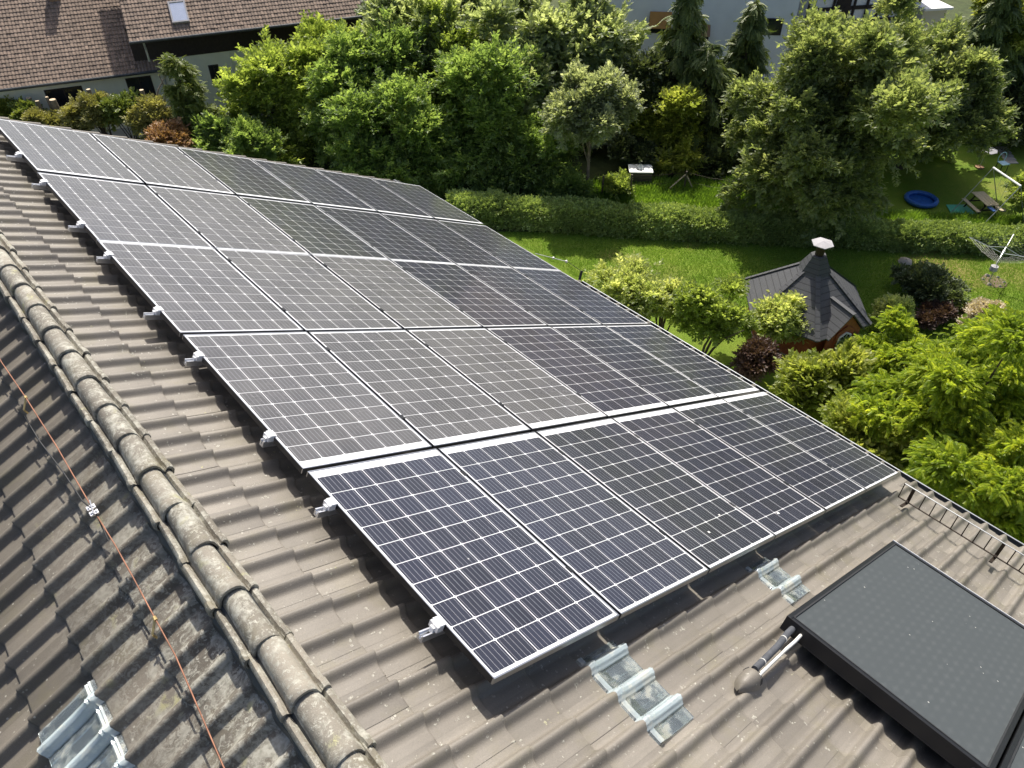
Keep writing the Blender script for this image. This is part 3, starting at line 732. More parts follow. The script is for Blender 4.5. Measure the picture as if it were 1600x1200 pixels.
# ------------------------------------------------------------------ solar thermal collectors
def collector(y1, y0, lab, pipes):
    s0, s1 = 2.20, 4.345; zt = 0.0; hgt = 0.105
    r = empty('solar_collector', W(s0, y1, zt), (0, TH, 0))
    Lx, Ly = s1 - s0, y1 - y0
    f = MB(); t = 0.032
    f.bevbox(0, Lx, -t, 0, -hgt, 0, 0.003); f.bevbox(0, Lx, -Ly, -Ly + t, -hgt, 0, 0.003); f.bevbox(0, t, -Ly + t, -t, -hgt, 0, 0.003); f.bevbox(Lx - t, Lx, -Ly + t, -t, -hgt, 0, 0.003)
    f.box(-0.004, 0, -Ly, 0, -hgt, -hgt + 0.006)
    f.build('housing', M['alu_dark'], parent=r)
    g = MB(); g.box(t, Lx - t, -Ly + t, -t, -0.03, -0.006); g.build('glass_cover', M['absorber'], parent=r)
    b = MB()
    for (x0, x1, a0, a1) in ((t - 0.004, t + 0.006, -Ly + t, -t), (Lx - t - 0.006, Lx - t + 0.004, -Ly + t, -t), (t + 0.006, Lx - t - 0.006, -Ly + t - 0.004, -Ly + t + 0.006), (t + 0.006, Lx - t - 0.006, -t - 0.006, -t + 0.004)):
        b.box(x0, x1, a0, a1, -0.003, 0.003)
    b.build('glazing_bead', M['black_rubber'] , parent=r)
    e = MB(); e.box(Lx, Lx + 0.008, -Ly, 0, -0.02, 0.006); e.build('edge_trim', M['clamp'], parent=r)
    if pipes:
        def L(s, y, n): return (s - s0, y - y1, n - zt)
        p = MB(); p.tube([L(2.23, -9.075, -0.055), L(2.12, -9.08, -0.06), L(1.95, -9.10, -0.075), L(1.64, -9.115, -0.10)], 0.021, 12)
        for q in (L(2.05, -9.089, -0.066), L(1.74, -9.111, -0.094)): p.tube([(q[0] - 0.004, q[1], q[2]), (q[0] + 0.004, q[1], q[2])], 0.0235, 12, 1)
        p.build('insulated_pipe', [M['foam'], M['white_plastic']], parent=r, smooth=True, angle=40)
        p = MB(); p.tube([L(2.23, -9.135, -0.05), L(2.12, -9.14, -0.07), L(2.02, -9.135, -0.10), L(1.64, -9.15, -0.115)], 0.011, 10); p.build('white_pipe', M['white_plastic'], parent=r, smooth=True, angle=40)
    # feet on the tiles and screws
    for x in (0.25, 1.1, 1.9):
        for yy in (-0.15, -Ly + 0.15):
            q = MB(); q.beam((x, yy, -hgt + 0.001), (x, yy, -0.15), 0.05, 0.03); q.build('bracket', M['alu_dark'], parent=r)
    q = MB(); q.tube([(-0.018, -Ly + 0.07, -0.05), (0.0, -Ly + 0.07, -0.05)], 0.018, 10); q.build('plug', M['steel_rust'] if False else M['zinc_dark'], parent=r)
    tag(r, lab, 'solar collector', 'flat black solar thermal collectors'); return r
collector(-9.01, -10.285, 'black flat plate solar collector with two pipes at its upper corner', True)
collector(-10.300, -11.575, 'black flat plate collector cut off at the bottom right corner of the photo', False)

# ------------------------------------------------------------------ lightning conductor on the weathered slope
def WL(d, y, n):  # d down the left slope, n normal, origin ridge line
    n = n - 0.062; d = d - 0.045
    return np.array([ridgeP[0] + 2 * NC * st - d * ct - n * st, y, ridgeP[2] - d * st + n * ct])
def conductor():
    r = empty('lightning_conductor', WL(0.38, -6.3, 0)); b = np.array(r.location)
    pts = []
    rg = np.random.RandomState(2)
    for (y, d, n) in [(0.8, .40, -.05), (-1.5, .38, -.06), (-3.2, .37, -.05), (-4.0, .40, -.06), (-4.65, .40, -.06), (-5.15, .376, -.05), (-5.7, .372, -.065), (-6.31, .373, -.06), (-6.65, .373, -.07), (-6.92, .372, -.058), (-7.22, .378, -.052), (-7.45, .392, -.07), (-7.63, .408, -.068), (-8.05, .446, -.06), (-8.6, .47, -.06), (-9.4, .45, -.06), (-11, .44, -.06)]:
        pts.append(WL(d, y, n) - b)
    m = MB(); m.tube(pts, 0.0038, 8); m.build('wire', M['copper'], parent=r, smooth=True)
    for (y, d) in ((-5.15, .376), (-7.22, .378), (-3.1, .375), (-9.3, .45), (-1.2, .38)):
        m = MB(); p = WL(d, y, -0.052) - b
        q = WL(d + 0.065, y - 0.03, -0.085) - b
        m.beam(p, q, 0.012, 0.004); m.beam(WL(d + 0.065, y - 0.03, -0.085) - b, WL(d + 0.07, y - 0.035, -0.12) - b, 0.012, 0.004); m.tube([p - (0, 0.012, 0), p + (0, 0.012, 0)], 0.009, 8)
        m.build('clip', M['brass'], parent=r)
    m = MB(); c = WL(.373, -6.33, -.052) - b
    m.box(c[0] - 0.022, c[0] + 0.022, c[1] - 0.014, c[1] + 0.020, c[2] - 0.006, c[2] + 0.004); m.box(c[0] - 0.022, c[0] + 0.022, c[1] - 0.062, c[1] - 0.030, c[2] - 0.006, c[2] + 0.004)
    m.tube([c + (0.012, 0.05, 0.008), c + (-0.004, -0.06, 0.008)], 0.005, 8)
    for dx, dy in ((-.012, 0), (.012, .004), (-.012, -.046), (.012, -.046)): m.tube([c + (dx, dy, 0.003), c + (dx, dy, 0.012)], 0.006, 6)
    m.build('connector', M['alu'], parent=r)
    m = MB(); m.tube([WL(.445, -5.27, -.06) - b, WL(.442, -5.56, -.065) - b, WL(.408, -5.94, -.055) - b, WL(.394, -6.24, -.05) - b, WL(.375, -6.33, -.045) - b], 0.0045, 8)
    m.tube([WL(.36, -6.36, -.05) - b, WL(.385, -6.45, -.075) - b, WL(.41, -6.55, -.11) - b], 0.0035, 6)
    m.build('branch_cable', M['black_rubber'], parent=r, smooth=True)
    tag(r, 'copper lightning conductor wire running along the darker roof slope left of the ridge', 'lightning wire')
conductor()
# small white rod with two knobs at the step of the gutter
def eave_rod():
    P0 = W(6.28, -2.95, 0.02); r = empty('eave_rod', W(6.78, -3.22, NC)); b = np.array(r.location)
    m = MB(); A = W(6.25, -2.75, -0.02) - b; Bp = W(6.72, -3.02, -0.01) - b; m.tube([A, Bp], 0.005, 6); m.build('rod', M['white_plastic'], parent=r)
    for f in (0.55, 0.95):
        m = MB(); c = A + (Bp - A) * f; m.tube([c - (0, 0, .016), c + (0, 0, .016)], 0.015, 8); m.build('knob', M['white_plastic'], parent=r)
    m = MB(); m.tube([Bp, W(6.86, -3.22, -0.07) - b], 0.004, 6); m.tube([W(6.86, -3.22, -0.06) - b, W(6.86, -3.24, -0.2) - b], 0.02, 8); m.build('holder', M['black_rubber'], parent=r)
    tag(r, 'thin white rod with two knobs at the eave beside the panels', 'rod')
eave_rod()

# ================================================================== vegetation
def unit(v): return v / (np.linalg.norm(v, axis=-1, keepdims=True) + 1e-9)
def rand_dirs(rng, n): return unit(rng.randn(n, 3))
LEAF = np.array([(0, 0, 0), (0.30, 0.45, 0.05), (0, 1, -0.05), (-0.30, 0.45, 0.05)])   # one leaf, pointing +y, normal +z
def rotm(ax, ang):
    c, s = math.cos(ang), math.sin(ang)
    return {'x': np.array([[1, 0, 0], [0, c, -s], [0, s, c]]), 'y': np.array([[c, 0, s], [0, 1, 0], [-s, 0, c]]), 'z': np.array([[c, -s, 0], [s, c, 0], [0, 0, 1]])}[ax]
def sprig(kind):
    """template leaf group along +y, about 1 long"""
    L = []; r = random.Random(hash(kind) % 97 if False else len(kind))
    if kind == 'broad':
        for k in range(7):
            y = 0.1 + k * 0.12; sd = 1 if k % 2 else -1
            Rm = rotm('z', -sd * (0.9 - 0.05 * k)) @ rotm('y', r.uniform(-.7, .7)) @ rotm('x', r.uniform(-.5, .3)); L.append(LEAF * 0.42 @ Rm.T + np.array([0, y, r.uniform(-.04, .04)]))
    elif kind == 'narrow':
        for k in range(8):
            y = 0.05 + k * 0.11; sd = 1 if k % 2 else -1
            Rm = rotm('z', -sd * 0.6) @ rotm('y', r.uniform(-.8, .8)) @ rotm('x', r.uniform(-.4, .3)); L.append((LEAF * np.array([.45, .42, .4])) @ Rm.T + np.array([0, y, r.uniform(-.04, .04)]))
    elif kind == 'frond':     # drooping pinnate leaf
        for k in range(8):
            f = k / 7; y = 0.15 + 0.75 * f; z = -0.42 * f * f
            for sd in (-1, 1):
                Rm = rotm('z', -sd * 1.15) @ rotm('y', sd * 0.45) @ rotm('x', -0.2 - 0.5 * f); L.append((LEAF * np.array([.42, .40, .4])) @ Rm.T + np.array([0, y, z]))
        L.append((LEAF * .36) @ rotm('x', -0.9).T + np.array([0, 0.9, -0.45]))
    elif kind == 'spray':     # flat drooping conifer spray
        for k in range(7):
            f = k / 6; y = 0.1 + 0.8 * f; z = -0.35 * f * f
            for sd in (-1, 1): L.append((LEAF * np.array([.22, .36 * (1.1 - .5 * f), .3])) @ (rotm('z', -sd * 0.75) @ rotm('x', -0.35)).T + np.array([0, y, z]))
    elif kind == 'tuft':      # grass-like or fine upright twigs
        for k in range(6):
            Rm = rotm('z', k * 1.05) @ rotm('x', 1.25 - 0.1 * (k % 3)); L.append((LEAF * np.array([.22, .9, .3])) @ Rm.T)
    return np.array(L)      # (k,4,3)
SPR = {k: sprig(k) for k in ('broad', 'narrow', 'frond', 'spray', 'tuft')}
def leaves_mesh(rng, P, D, size, kind, tb=None, roll=0.9, szvar=0.3):
    """P (n,3) places, D (n,3) directions of the sprigs"""
    T = SPR[kind]; n = len(P); k = len(T)
    y = unit(D); up = np.tile(np.array([[0, 0, 1.0]]), (n, 1)) + rng.randn(n, 3) * 0.45 * roll
    x = unit(np.cross(y, up)); z = np.cross(x, y)
    sc_ = size * (1 + szvar * rng.randn(n)).clip(0.4, 1.8)
    V = (T[None, :, :, 0, None] * x[:, None, None, :] + T[None, :, :, 1, None] * y[:, None, None, :] + T[None, :, :, 2, None] * z[:, None, None, :]) * sc_[:, None, None, None] + P[:, None, None, :]
    V = V.reshape(-1, 3); F = np.arange(n * k * 4, dtype=np.int32).reshape(-1, 4)
    t = rng.rand(n, k) * 0.45 + rng.rand(n, 1) * 0.35 + (0.1 if tb is None else tb[:, None] * 0.3)
    return V, F, t.clip(0, 1).ravel()
def crown_points(rng, n, R, Rz, K, cr=(0.22, 0.36), shell=(0.50, 0.88), low=-0.75, rough=0.5):
    """clumped points inside an uneven crown centred on the origin, with shoots breaking the outline"""
    A = rng.randn(5, 3) * 2.2; ph = rng.rand(5) * 6.28
    def lump(d): return 1.0 + 0.125 * np.sin(d @ A.T + ph).sum(-1)
    c = []
    while len(c) < K:
        d = unit(rng.randn(3))
        if d[2] < low: continue
        q = rng.uniform(*shell); c.append(d * q * (0.82 + 0.34 * rng.rand()) * lump(d))
    c = np.array(c); r = rng.uniform(cr[0] * 0.7, cr[1], K)
    c[:max(2, K // 7)] *= 0.45
    ns = int(n * 0.30); nb = n - ns
    idx = rng.choice(K, nb, p=(r ** 2) / (r ** 2).sum()); d = rand_dirs(rng, nb); d[:, 2] = np.where(d[:, 2] < -0.35, -d[:, 2], d[:, 2])
    rad = r[idx] * (0.45 + 0.60 * rng.rand(nb) ** 0.6) * (1 + rough * 0.4 * rng.randn(nb))
    P = c[idx] + d * rad[:, None]; D = d + unit(P) * 0.5 + rng.randn(nb, 3) * 0.5
    # shoots: short leafy twigs that leave the clumps outwards and upwards
    m = max(6, ns // 14); k2 = rng.randint(0, K, m); sd = unit(unit(c[k2]) * 0.9 + rng.randn(m, 3) * 0.55 + np.array([0, 0, 0.45])); ln = r[k2] * rng.uniform(0.4, 1.35, m)
    st0 = c[k2] + sd * (r[k2] * 0.6)[:, None]; q = rng.randint(0, m, ns); f = rng.rand(ns)
    P2 = st0[q] + sd[q] * (ln[q] * f)[:, None] + rng.randn(ns, 3) * (0.022 * (1.2 - f))[:, None]; D2 = sd[q] + rng.randn(ns, 3) * 0.5
    tb = np.concatenate([rng.rand(K)[idx], np.full(ns, 0.8)])
    P = np.concatenate([P, P2]) * np.array([R, R, Rz]); D = np.concatenate([D, D2]); return P, D, tb, c * np.array([R, R, Rz])
def limbs(rng, mb, base, top, rad, targets, trunks=1):
    """tapering trunk with limbs that reach towards the clumps"""
    base = np.array(base, float); top = np.array(top, float)
    for q in range(trunks):
        off = rng.randn(3) * np.array([.25, .25, 0]) * (trunks > 1); tp = top + off * 4
        mids = [base + off * 0.4, base + (tp - base) * 0.35 + rng.randn(3) * 0.05, base + (tp - base) * 0.7 + rng.randn(3) * 0.08, tp]
        mb.tube(mids, [rad * 1.25, rad, rad * 0.7, rad * 0.35], 8)
    for t in targets:
        f = rng.uniform(0.35, 0.9); s = base + (top - base) * f; m = (s + t) / 2 + np.array([0, 0, -0.08 * np.linalg.norm(t - s)]) + rng.randn(3) * 0.08
        mb.tube([s, m, t], [rad * 0.45, rad * 0.28, rad * 0.08], 5, cap=False)
def tree(name, label, cat, px, py, by, rpx, zr, n, size, mat, kind='broad', seed=0, K=26, trunk=0.12, bark='bark', group=None, low=-0.75, trunks=1, cr=(0.22, 0.36), shell=(0.5, 0.88), drop=0.0, nl=14, rough=0.5):
    rng = np.random.RandomState(seed); C0 = above(px, py, by); dep = pix(C0)[2]; R = rpx / FPX * dep
    base = np.array([C0[0], C0[1], ZG]); root = empty(name, base); c = C0 - base
    P, D, tb, cl = crown_points(rng, n, R, R * zr, K, cr, shell, low, rough)
    if drop: D[:, 2] -= drop
    P = P + c; keep = P[:, 2] > 0.05; P, D, tb = P[keep], D[keep], tb[keep]
    V, F, t = leaves_mesh(rng, P, D, size, kind, tb)
    npmesh('crown', V, F, M[mat], parent=root, tone=t)
    mb = MB(); tg = (cl + c); tg = tg[tg[:, 2] > 0.3][:nl]
    limbs(rng, mb, (0, 0, -0.1), c + np.array([0, 0, R * zr * 0.35]), trunk, tg, trunks); mb.build('trunk', M[bark], parent=root, smooth=True, angle=50)
    tag(root, label, cat, group); return root, base, R
def conifer(label, px, top_y, by, bx, halfw, n, mat, seed, size=0.5, group=None, zmin=0.6, cat='conifer', droop=0.6, curve=1.0):
    """top at pixel (px, top_y), foot at pixel (bx, by); halfw = half width in metres at the foot"""
    rng = np.random.RandomState(seed); base = gp(bx, by); h = 3.0
    lo, hi = 1.0, 40.0
    for _ in range(50):
        h = (lo + hi) / 2
        if pix(base + np.array([0, 0, h]))[1] > top_y: lo = h
        else: hi = h
    root = empty('conifer', base); nb = max(40, int(h * 16)); P = []; D = []; tb = []
    tr = MB(); tr.tube([(0, 0, -0.1), (0.05, 0, h * 0.5), (0, 0, h)], [0.16, 0.10, 0.02], 8)
    for b in range(nb):
        f = (b + rng.rand()) / nb; z = zmin + (h - zmin) * f; ln = halfw * (1 - f) ** curve * rng.uniform(0.65, 1.15) + 0.12; a = rng.uniform(0, 2 * math.pi)
        ex = np.array([math.cos(a), math.sin(a), 0])
        m = max(3, int(n / nb * (ln / halfw + 0.25)))
        q = rng.rand(m) ** 0.7; zz = z - droop * ln * q ** 2 * 0.7 + 0.18 * ln * q
        pts = ex * (ln * q)[:, None] + np.stack([np.zeros(m), np.zeros(m), zz], 1) + rng.randn(m, 3) * 0.07
        P.append(pts); D.append(ex * 0.8 + np.array([0, 0, -droop]) + rng.randn(m, 3) * 0.45); tb.append(np.full(m, rng.rand()))
        if b % 3 == 0: tr.tube([(0, 0, z), tuple(ex * ln * 0.5 + np.array([0, 0, z + 0.05])), tuple(ex * ln * 0.95 + np.array([0, 0, z - droop * ln * 0.5]))], [0.03, 0.02, 0.008], 4, cap=False)
    V, F, t = leaves_mesh(rng, np.concatenate(P), np.concatenate(D), size, 'spray', np.concatenate(tb))
    npmesh('crown', V, F, M[mat], parent=root, tone=t); tr.build('trunk', M['bark'], parent=root)
    tag(root, label, cat, group); return root
def shrub(name, label, cat, px, py, by, rpx, zr, n, size, mat, seed, kind='broad', group=None, K=14, stems=9, bark='bark', mats2=None, cr=(0.28, 0.42), shell=(0.4, 0.75), rough=0.5):
    rng = np.random.RandomState(seed); C0 = above(px, py, by); dep = pix(C0)[2]; R = rpx / FPX * dep
    base = np.array([C0[0], C0[1], ZG]); root = empty(name, base); c = C0 - base
    P, D, tb, cl = crown_points(rng, n, R, R * zr, K, cr, shell, -0.5, rough)
    P = P + c; keep = P[:, 2] > 0.02; P, D, tb = P[keep], D[keep], tb[keep]
    V, F, t = leaves_mesh(rng, P, D, size, kind, tb); npmesh('foliage', V, F, M[mat], parent=root, tone=t)
    mb = MB()
    for k in range(stems):
        t_ = (cl + c)[k % len(cl)]; s = np.array([rng.randn() * .1 * R, rng.randn() * .1 * R, -0.05]); mb.tube([s, (s + t_) / 2 + np.array([0, 0, .1]), t_], [0.035, 0.025, 0.008], 5, cap=False)
    mb.build('stems', M[bark], parent=root)
    if mats2:
        m2, frac, s2 = mats2; sel = rng.rand(len(P)) < frac; V, F, t = leaves_mesh(rng, P[sel] * np.array([1, 1, 1]) + unit(P[sel] - c) * 0.05, D[sel] + [0, 0, .8], s2, 'broad', tb[sel]); npmesh('blossom', V, F, M[m2], parent=root, tone=t)
    tag(root, label, cat, group); return root

# ------------------------------------------------------------------ hedges
def hedge(name, label, pts, wid, hgt, n, size, mat, seed, kind='broad', bottom=0.0, top_noise=0.08, group=None, hs=None):
    rng = np.random.RandomState(seed); pts = [np.array(p[:2], float) for p in pts]
    seg = [np.linalg.norm(pts[i + 1] - pts[i]) for i in range(len(pts) - 1)]; tot = sum(seg); cum = np.concatenate([[0], np.cumsum(seg)])
    u = rng.rand(n) * tot; i = np.searchsorted(cum, u, side='right') - 1; i = i.clip(0, len(seg) - 1); f = (u - cum[i]) / np.array(seg)[i]
    A = np.array(pts)[i]; Bq = np.array(pts)[i + 1]; c = A + (Bq - A) * f[:, None]; d = unit(Bq - A); nrm = np.stack([-d[:, 1], d[:, 0]], 1)
    H = hgt * (1 + top_noise * np.sin(u * 1.7 + seed) + top_noise * 0.6 * np.sin(u * 4.1)) 
    if hs is not None: H = H * np.interp(u / tot, *hs)
    # cross-section: rounded box, leaves on its skin
    face = rng.rand(n); pw = wid / (wid + 2 * hgt)
    xx = np.where(face < pw, rng.uniform(-1, 1, n), np.where(rng.rand(n) < .5, -1, 1) * 1.0); zz = np.where(face < pw, 1.0, rng.rand(n) ** 0.8)
    rx = xx * (wid / 2) * (1 - 0.25 * zz ** 4) * (1 - 0.18 * rng.rand(n) ** 2 + 0.10 * np.sin(u * 5.3 + zz * 4)); rz = H * zz * (1 - 0.10 * np.abs(xx) ** 3) + rng.randn(n) * 0.035
    inner = rng.rand(n) < 0.25; rx = np.where(inner, rx * rng.rand(n), rx)
    P = np.stack([c[:, 0] + nrm[:, 0] * rx, c[:, 1] + nrm[:, 1] * rx, rz + bottom], 1)
    D = np.stack([nrm[:, 0] * xx * (zz < .98), nrm[:, 1] * xx * (zz < .98), 0.5 + 0.9 * (zz > 0.9)], 1) + rng.randn(n, 3) * 0.5
    tb = 0.3 + 0.5 * (np.sin(u * 2.3) * 0.5 + 0.5) * rng.rand(n)
    b = np.array([pts[0][0], pts[0][1], ZG]); root = empty(name, b); P[:, :2] -= b[:2]
    V, F, t = leaves_mesh(rng, P, D, size, kind, tb); npmesh('foliage', V, F, M[mat], parent=root, tone=t)
    mb = MB()
    for k in range(int(tot / 0.6)):
        q = k * 0.6 + rng.rand() * .2; j = min(len(seg) - 1, int(np.searchsorted(cum, q, side='right') - 1)); ff = (q - cum[j]) / seg[j]; p = pts[j] + (pts[j + 1] - pts[j]) * ff - b[:2]
        mb.tube([(p[0], p[1], -.05), (p[0] + rng.randn() * .05, p[1] + rng.randn() * .05, hgt * .8)], [0.03, 0.012], 5, cap=False)
    mb.build('stems', M['bark'], parent=root); tag(root, label, 'hedge', group); return root
def off(P, d): return (P[0] + d[0], P[1] + d[1])
hb = [gp(700, 352), gp(780, 360), gp(1000, 374), gp(1210, 386), gp(1400, 394), gp(1600, 402), gp(1760, 410)]
v_ = unit(np.array([0.49, 0.56]))
hpts = [off(p, v_ * 0.75) for p in hb]
hedge('hedge', 'long clipped dark green hedge dividing the lawn from the gardens behind', hpts, 1.25, 0.88, 52000, 0.17, 'leaf_hedge', 11, hs=([0, .25, .5, .75, 1], [1.05, 1.0, .92, .70, .66]))

# ------------------------------------------------------------------ trees, from left to right
T_ = tree
G1 = 'broadleaf trees behind the hedge'
T_('tree', 'leafy green tree right of the neighbour house, the leftmost of the big broadleaf trees', 'tree', 452, 180, 238, 96, 0.90, 14000, 0.36, 'leaf_yellow', seed=21, K=34, trunk=0.16)
T_('tree', 'broad olive green tree in front of the neighbour roof corner with dark eave', 'tree', 572, 165, 240, 108, 0.95, 15000, 0.36, 'leaf_mid', seed=22, K=36, trunk=0.18)
T_('tree', 'tall feathery willow like tree at the top middle of the photo', 'tree', 700, 85, 200, 130, 1.0, 19000, 0.42, 'leaf_willow', kind='narrow', seed=23, K=36, trunk=0.2)
T_('tree', 'light yellow green tree filling the gap left of the dense tree', 'tree', 655, 175, 250, 88, 1.0, 13000, 0.34, 'leaf_yellow', seed=121, K=30, trunk=0.14, low=-0.9)
T_('tree', 'feathery pale tree rising behind the dense tree', 'tree', 792, 150, 245, 84, 1.0, 13000, 0.36, 'leaf_willow', kind='narrow', seed=122, K=30, trunk=0.14, low=-0.9)
T_('tree', 'yellowish tree whose top touches the neighbour gutter', 'tree', 520, 125, 212, 82, 0.9, 11000, 0.38, 'leaf_yellow', seed=123, K=28, trunk=0.14, low=-0.9)
T_('tree', 'dense deep green tree standing over the far end of the hedge', 'tree', 748, 205, 276, 108, 0.92, 17000, 0.34, 'leaf_mid', seed=24, K=38, trunk=0.18, low=-0.95)
T_('tree', 'pale willowy tree left of the white building', 'tree', 862, 95, 205, 112, 1.0, 18000, 0.40, 'leaf_willow', kind='narrow', seed=25, K=34, trunk=0.2)
T_('tree', 'silvery leaved tree with a thin bare trunk behind the hedge', 'tree', 925, 178, 311, 56, 1.45, 10500, 0.30, 'leaf_silver', seed=26, K=24, trunk=0.07, bark='bark_pale', low=-0.6)
T_('tree', 'low spreading tree reaching over the far gable of the tiled roof', 'tree', 600, 245, 288, 96, 0.75, 11500, 0.32, 'leaf_mid', seed=27, K=30, trunk=0.12, low=-0.95)
T_('tree', 'bushy tree with a dark hollow beneath, left of the silvery tree', 'tree', 838, 238, 284, 66, 0.9, 7200, 0.30, 'leaf_mid', seed=28, K=20, trunk=0.1, low=-0.95)
T_('tree', 'bright light green small tree between the silvery tree and the largest tree', 'tree', 1060, 212, 250, 62, 1.0, 8000, 0.34, 'leaf_fresh', seed=29, K=22, trunk=0.08, rough=0.9)
T_('tree', 'largest round crowned tree hanging over the hedge behind the grill hut', 'tree', 1292, 198, 344, 152, 0.98, 40000, 0.33, 'leaf_big', seed=30, K=100, trunk=0.26, low=-0.9, cr=(0.13, 0.25), shell=(0.40, 0.93), nl=30)
T_('tree', 'smaller tree fused with the right side of the largest tree, shading the blue pool', 'tree', 1442, 165, 262, 92, 1.15, 17000, 0.36, 'leaf_big', seed=39, K=46, trunk=0.18, low=-0.9, cr=(0.16, 0.28), shell=(0.40, 0.93), nl=20)
T_('tree', 'bright green tree at the top right edge of the photo', 'tree', 1575, 40, 190, 62, 0.9, 4800, 0.42, 'leaf_fresh', seed=31, K=18, trunk=0.14)
T_('tree', 'dark purple leaved tree at the right edge behind the conifer', 'tree', 1585, 95, 165, 52, 0.95, 4300, 0.42, 'leaf_purple', seed=32, K=18, trunk=0.12)
T_('tree', 'dark shady tree below the purple tree at the right edge', 'tree', 1600, 165, 215, 50, 1.0, 4300, 0.34, 'leaf_dark', seed=33, K=18, trunk=0.1, low=-0.95)
T_('tree', 'green tree peeping in at the very top left of the middle, beyond the skylight roof', 'tree', 625, 5, 110, 55, 1.0, 4600, 0.46, 'leaf_cypress', seed=34, K=18, trunk=0.14)
T_('tree', 'yellow green small tree leaning in from the right edge beside the swing', 'tree', 1640, 305, 352, 48, 0.9, 2600, 0.30, 'leaf_yellow', seed=35, K=14, trunk=0.06)
T_('tree', 'dark bushy tree behind the white building garden, between two conifers', 'tree', 1010, 160, 222, 56, 1.1, 5600, 0.40, 'leaf_dark', seed=36, K=20, trunk=0.12, low=-0.95)
T_('tree', 'dark hazel like tree under the conifers left of the largest tree', 'tree', 1125, 190, 240, 56, 1.0, 5600, 0.38, 'leaf_dark', seed=37, K=20, trunk=0.12, low=-0.95)
T_('tree', 'red brown leaved tree at the left corner of the white building', 'tree', 930, 5, 90, 24, 1.2, 2400, 0.34, 'leaf_purple', seed=38, K=10, trunk=0.08)
CG = 'dark drooping conifers'
conifer('tall drooping conifer in front of the orange blinds of the white building', 1072, -45, 222, 1045, 2.3, 10500, 'leaf_conifer', 41, 0.38, CG)
conifer('slim pointed conifer in front of the right half of the white building', 1170, 2, 215, 1140, 1.9, 8500, 'leaf_conifer', 42, 0.36, CG)
conifer('very tall dark conifer right of the largest tree', 1540, -45, 200, 1492, 2.2, 14000, 'leaf_conifer', 43, 0.42, CG, curve=0.8)
conifer('spreading low conifer at the foot of the orange blind', 1100, 70, 240, 1085, 2.6, 8500, 'leaf_conifer', 44, 0.36, CG, curve=0.8)
conifer('fresh green cypress right of the cut stumps, before the white wall', 298, 92, 250, 318, 1.15, 12000, 'leaf_cypress', 45, 0.22, 'garden cypresses', zmin=0.1, cat='cypress', droop=-0.2, curve=0.5)
shrub('bush', 'small round clipped bush in the shade right of the largest tree', 'bush', 1542, 190, 212, 21, 0.9, 1800, 0.22, 'leaf_cypress', 46)
shrub('bush', 'yellow blooming bush left of the largest tree behind the hedge', 'bush', 1190, 297, 312, 24, 0.55, 1500, 0.18, 'leaf_yellow', 47)
shrub('bush', 'low leafy bush beside the hedge end under the dense tree', 'bush', 880, 292, 315, 44, 0.55, 2600, 0.24, 'leaf_mid', 48)
shrub('bush', 'small bush growing on the bank beside the thin trunk', 'bush', 965, 292, 312, 22, 0.5, 1200, 0.2, 'leaf_yellow', 49)
shrub('bush', 'dark undergrowth bush beneath the conifers behind the fence', 'bush', 1110, 250, 264, 46, 0.5, 2600, 0.28, 'leaf_dark', 50)
shrub('bush', 'dark undergrowth bush behind the wooden crate', 'bush', 985, 238, 262, 46, 0.6, 2600, 0.26, 'leaf_dark', 52)
# the row of pruned shrubs with cut stumps behind the far gable
PR = [(14, 165, 22, 0.8, 'leaf_fresh'), (48, 172, 24, .8, 'leaf_cypress'), (82, 178, 24, .8, 'leaf_dryhedge'), (118, 178, 30, .9, 'leaf_dryhedge'), (160, 172, 34, 1.1, 'leaf_dryhedge'), (200, 172, 36, 1.2, 'leaf_cypress'), (238, 190, 36, 1.0, 'leaf_dryhedge'), (340, 205, 40, .9, 'leaf_mid'), (395, 222, 44, .8, 'leaf_mid'), (268, 215, 34, .8, 'leaf_brown')]
plab = ['light green leafy shrub at the left photo edge behind the roof', 'cut back cypress shrub, second from the left edge', 'olive cut back shrub beside the first pair of stumps', 'sparse yellowish cut back shrub under the dark window', 'wispy cut back shrub before the cream wall', 'fuller cut back cypress shrub in front of the second window', 'brownish ragged shrub behind the tallest stump', 'green shrub right of the cypress', 'green shrub under the leftmost big tree', 'dry brown shrub beside the pale dead branch']
for k, (x, y, r, z, m) in enumerate(PR): shrub('cut_back_shrub', plab[k], 'shrub', x, y + (16 if x < 130 else 8), y + 52 + r * .3, r, z, 1500 + r * 22, 0.24, m, 60 + k, kind='narrow' if k % 2 else 'broad', group='cut back shrubs behind the far gable', K=12)
def stump(px, py, by, r, label, extra=None):
    T = above(px, py, by); base = np.array([T[0], T[1], ZG]); h = T[2] - ZG; root = empty('tree_stump', base); mb = MB()
    mb.tube([(0, 0, -.1), (.04, .02, h * .5), (0, 0, h)], [r * 1.3, r * 1.1, r], 9); mb.build('trunk', M['bark_pale'], parent=root, smooth=True, angle=50)
    c = MB(); c.tube([(0, 0, h), (0, 0, h + 0.02)], r * 0.95, 9); c.build('cut_face', M['wood_log'], parent=root)
    if extra:
        e = MB()
        for pts in extra: e.tube([(a, b, h + c_) for a, b, c_ in pts], [0.05, 0.035, 0.02][:len(pts)] if len(pts) == 3 else 0.03, 6)
        e.build('branch', M['bark_pale'], parent=root)
    tag(root, label, 'stump', 'sawn off trunks behind the far gable')
stump(44, 153, 225, .13, 'sawn trunk with pale cut face, leftmost of the row'); stump(58, 158, 228, .09, 'thin sawn trunk close beside the leftmost one')
stump(82, 156, 228, .15, 'thick sawn trunk with pale face under the dark window'); stump(73, 152, 226, .07, 'thin sawn trunk left of the thick one under the window')
stump(138, 140, 225, .10, 'ivy brown sawn trunk between the two windows'); stump(221, 141, 238, .10, 'sawn trunk among fuller cypress shrub, right window')
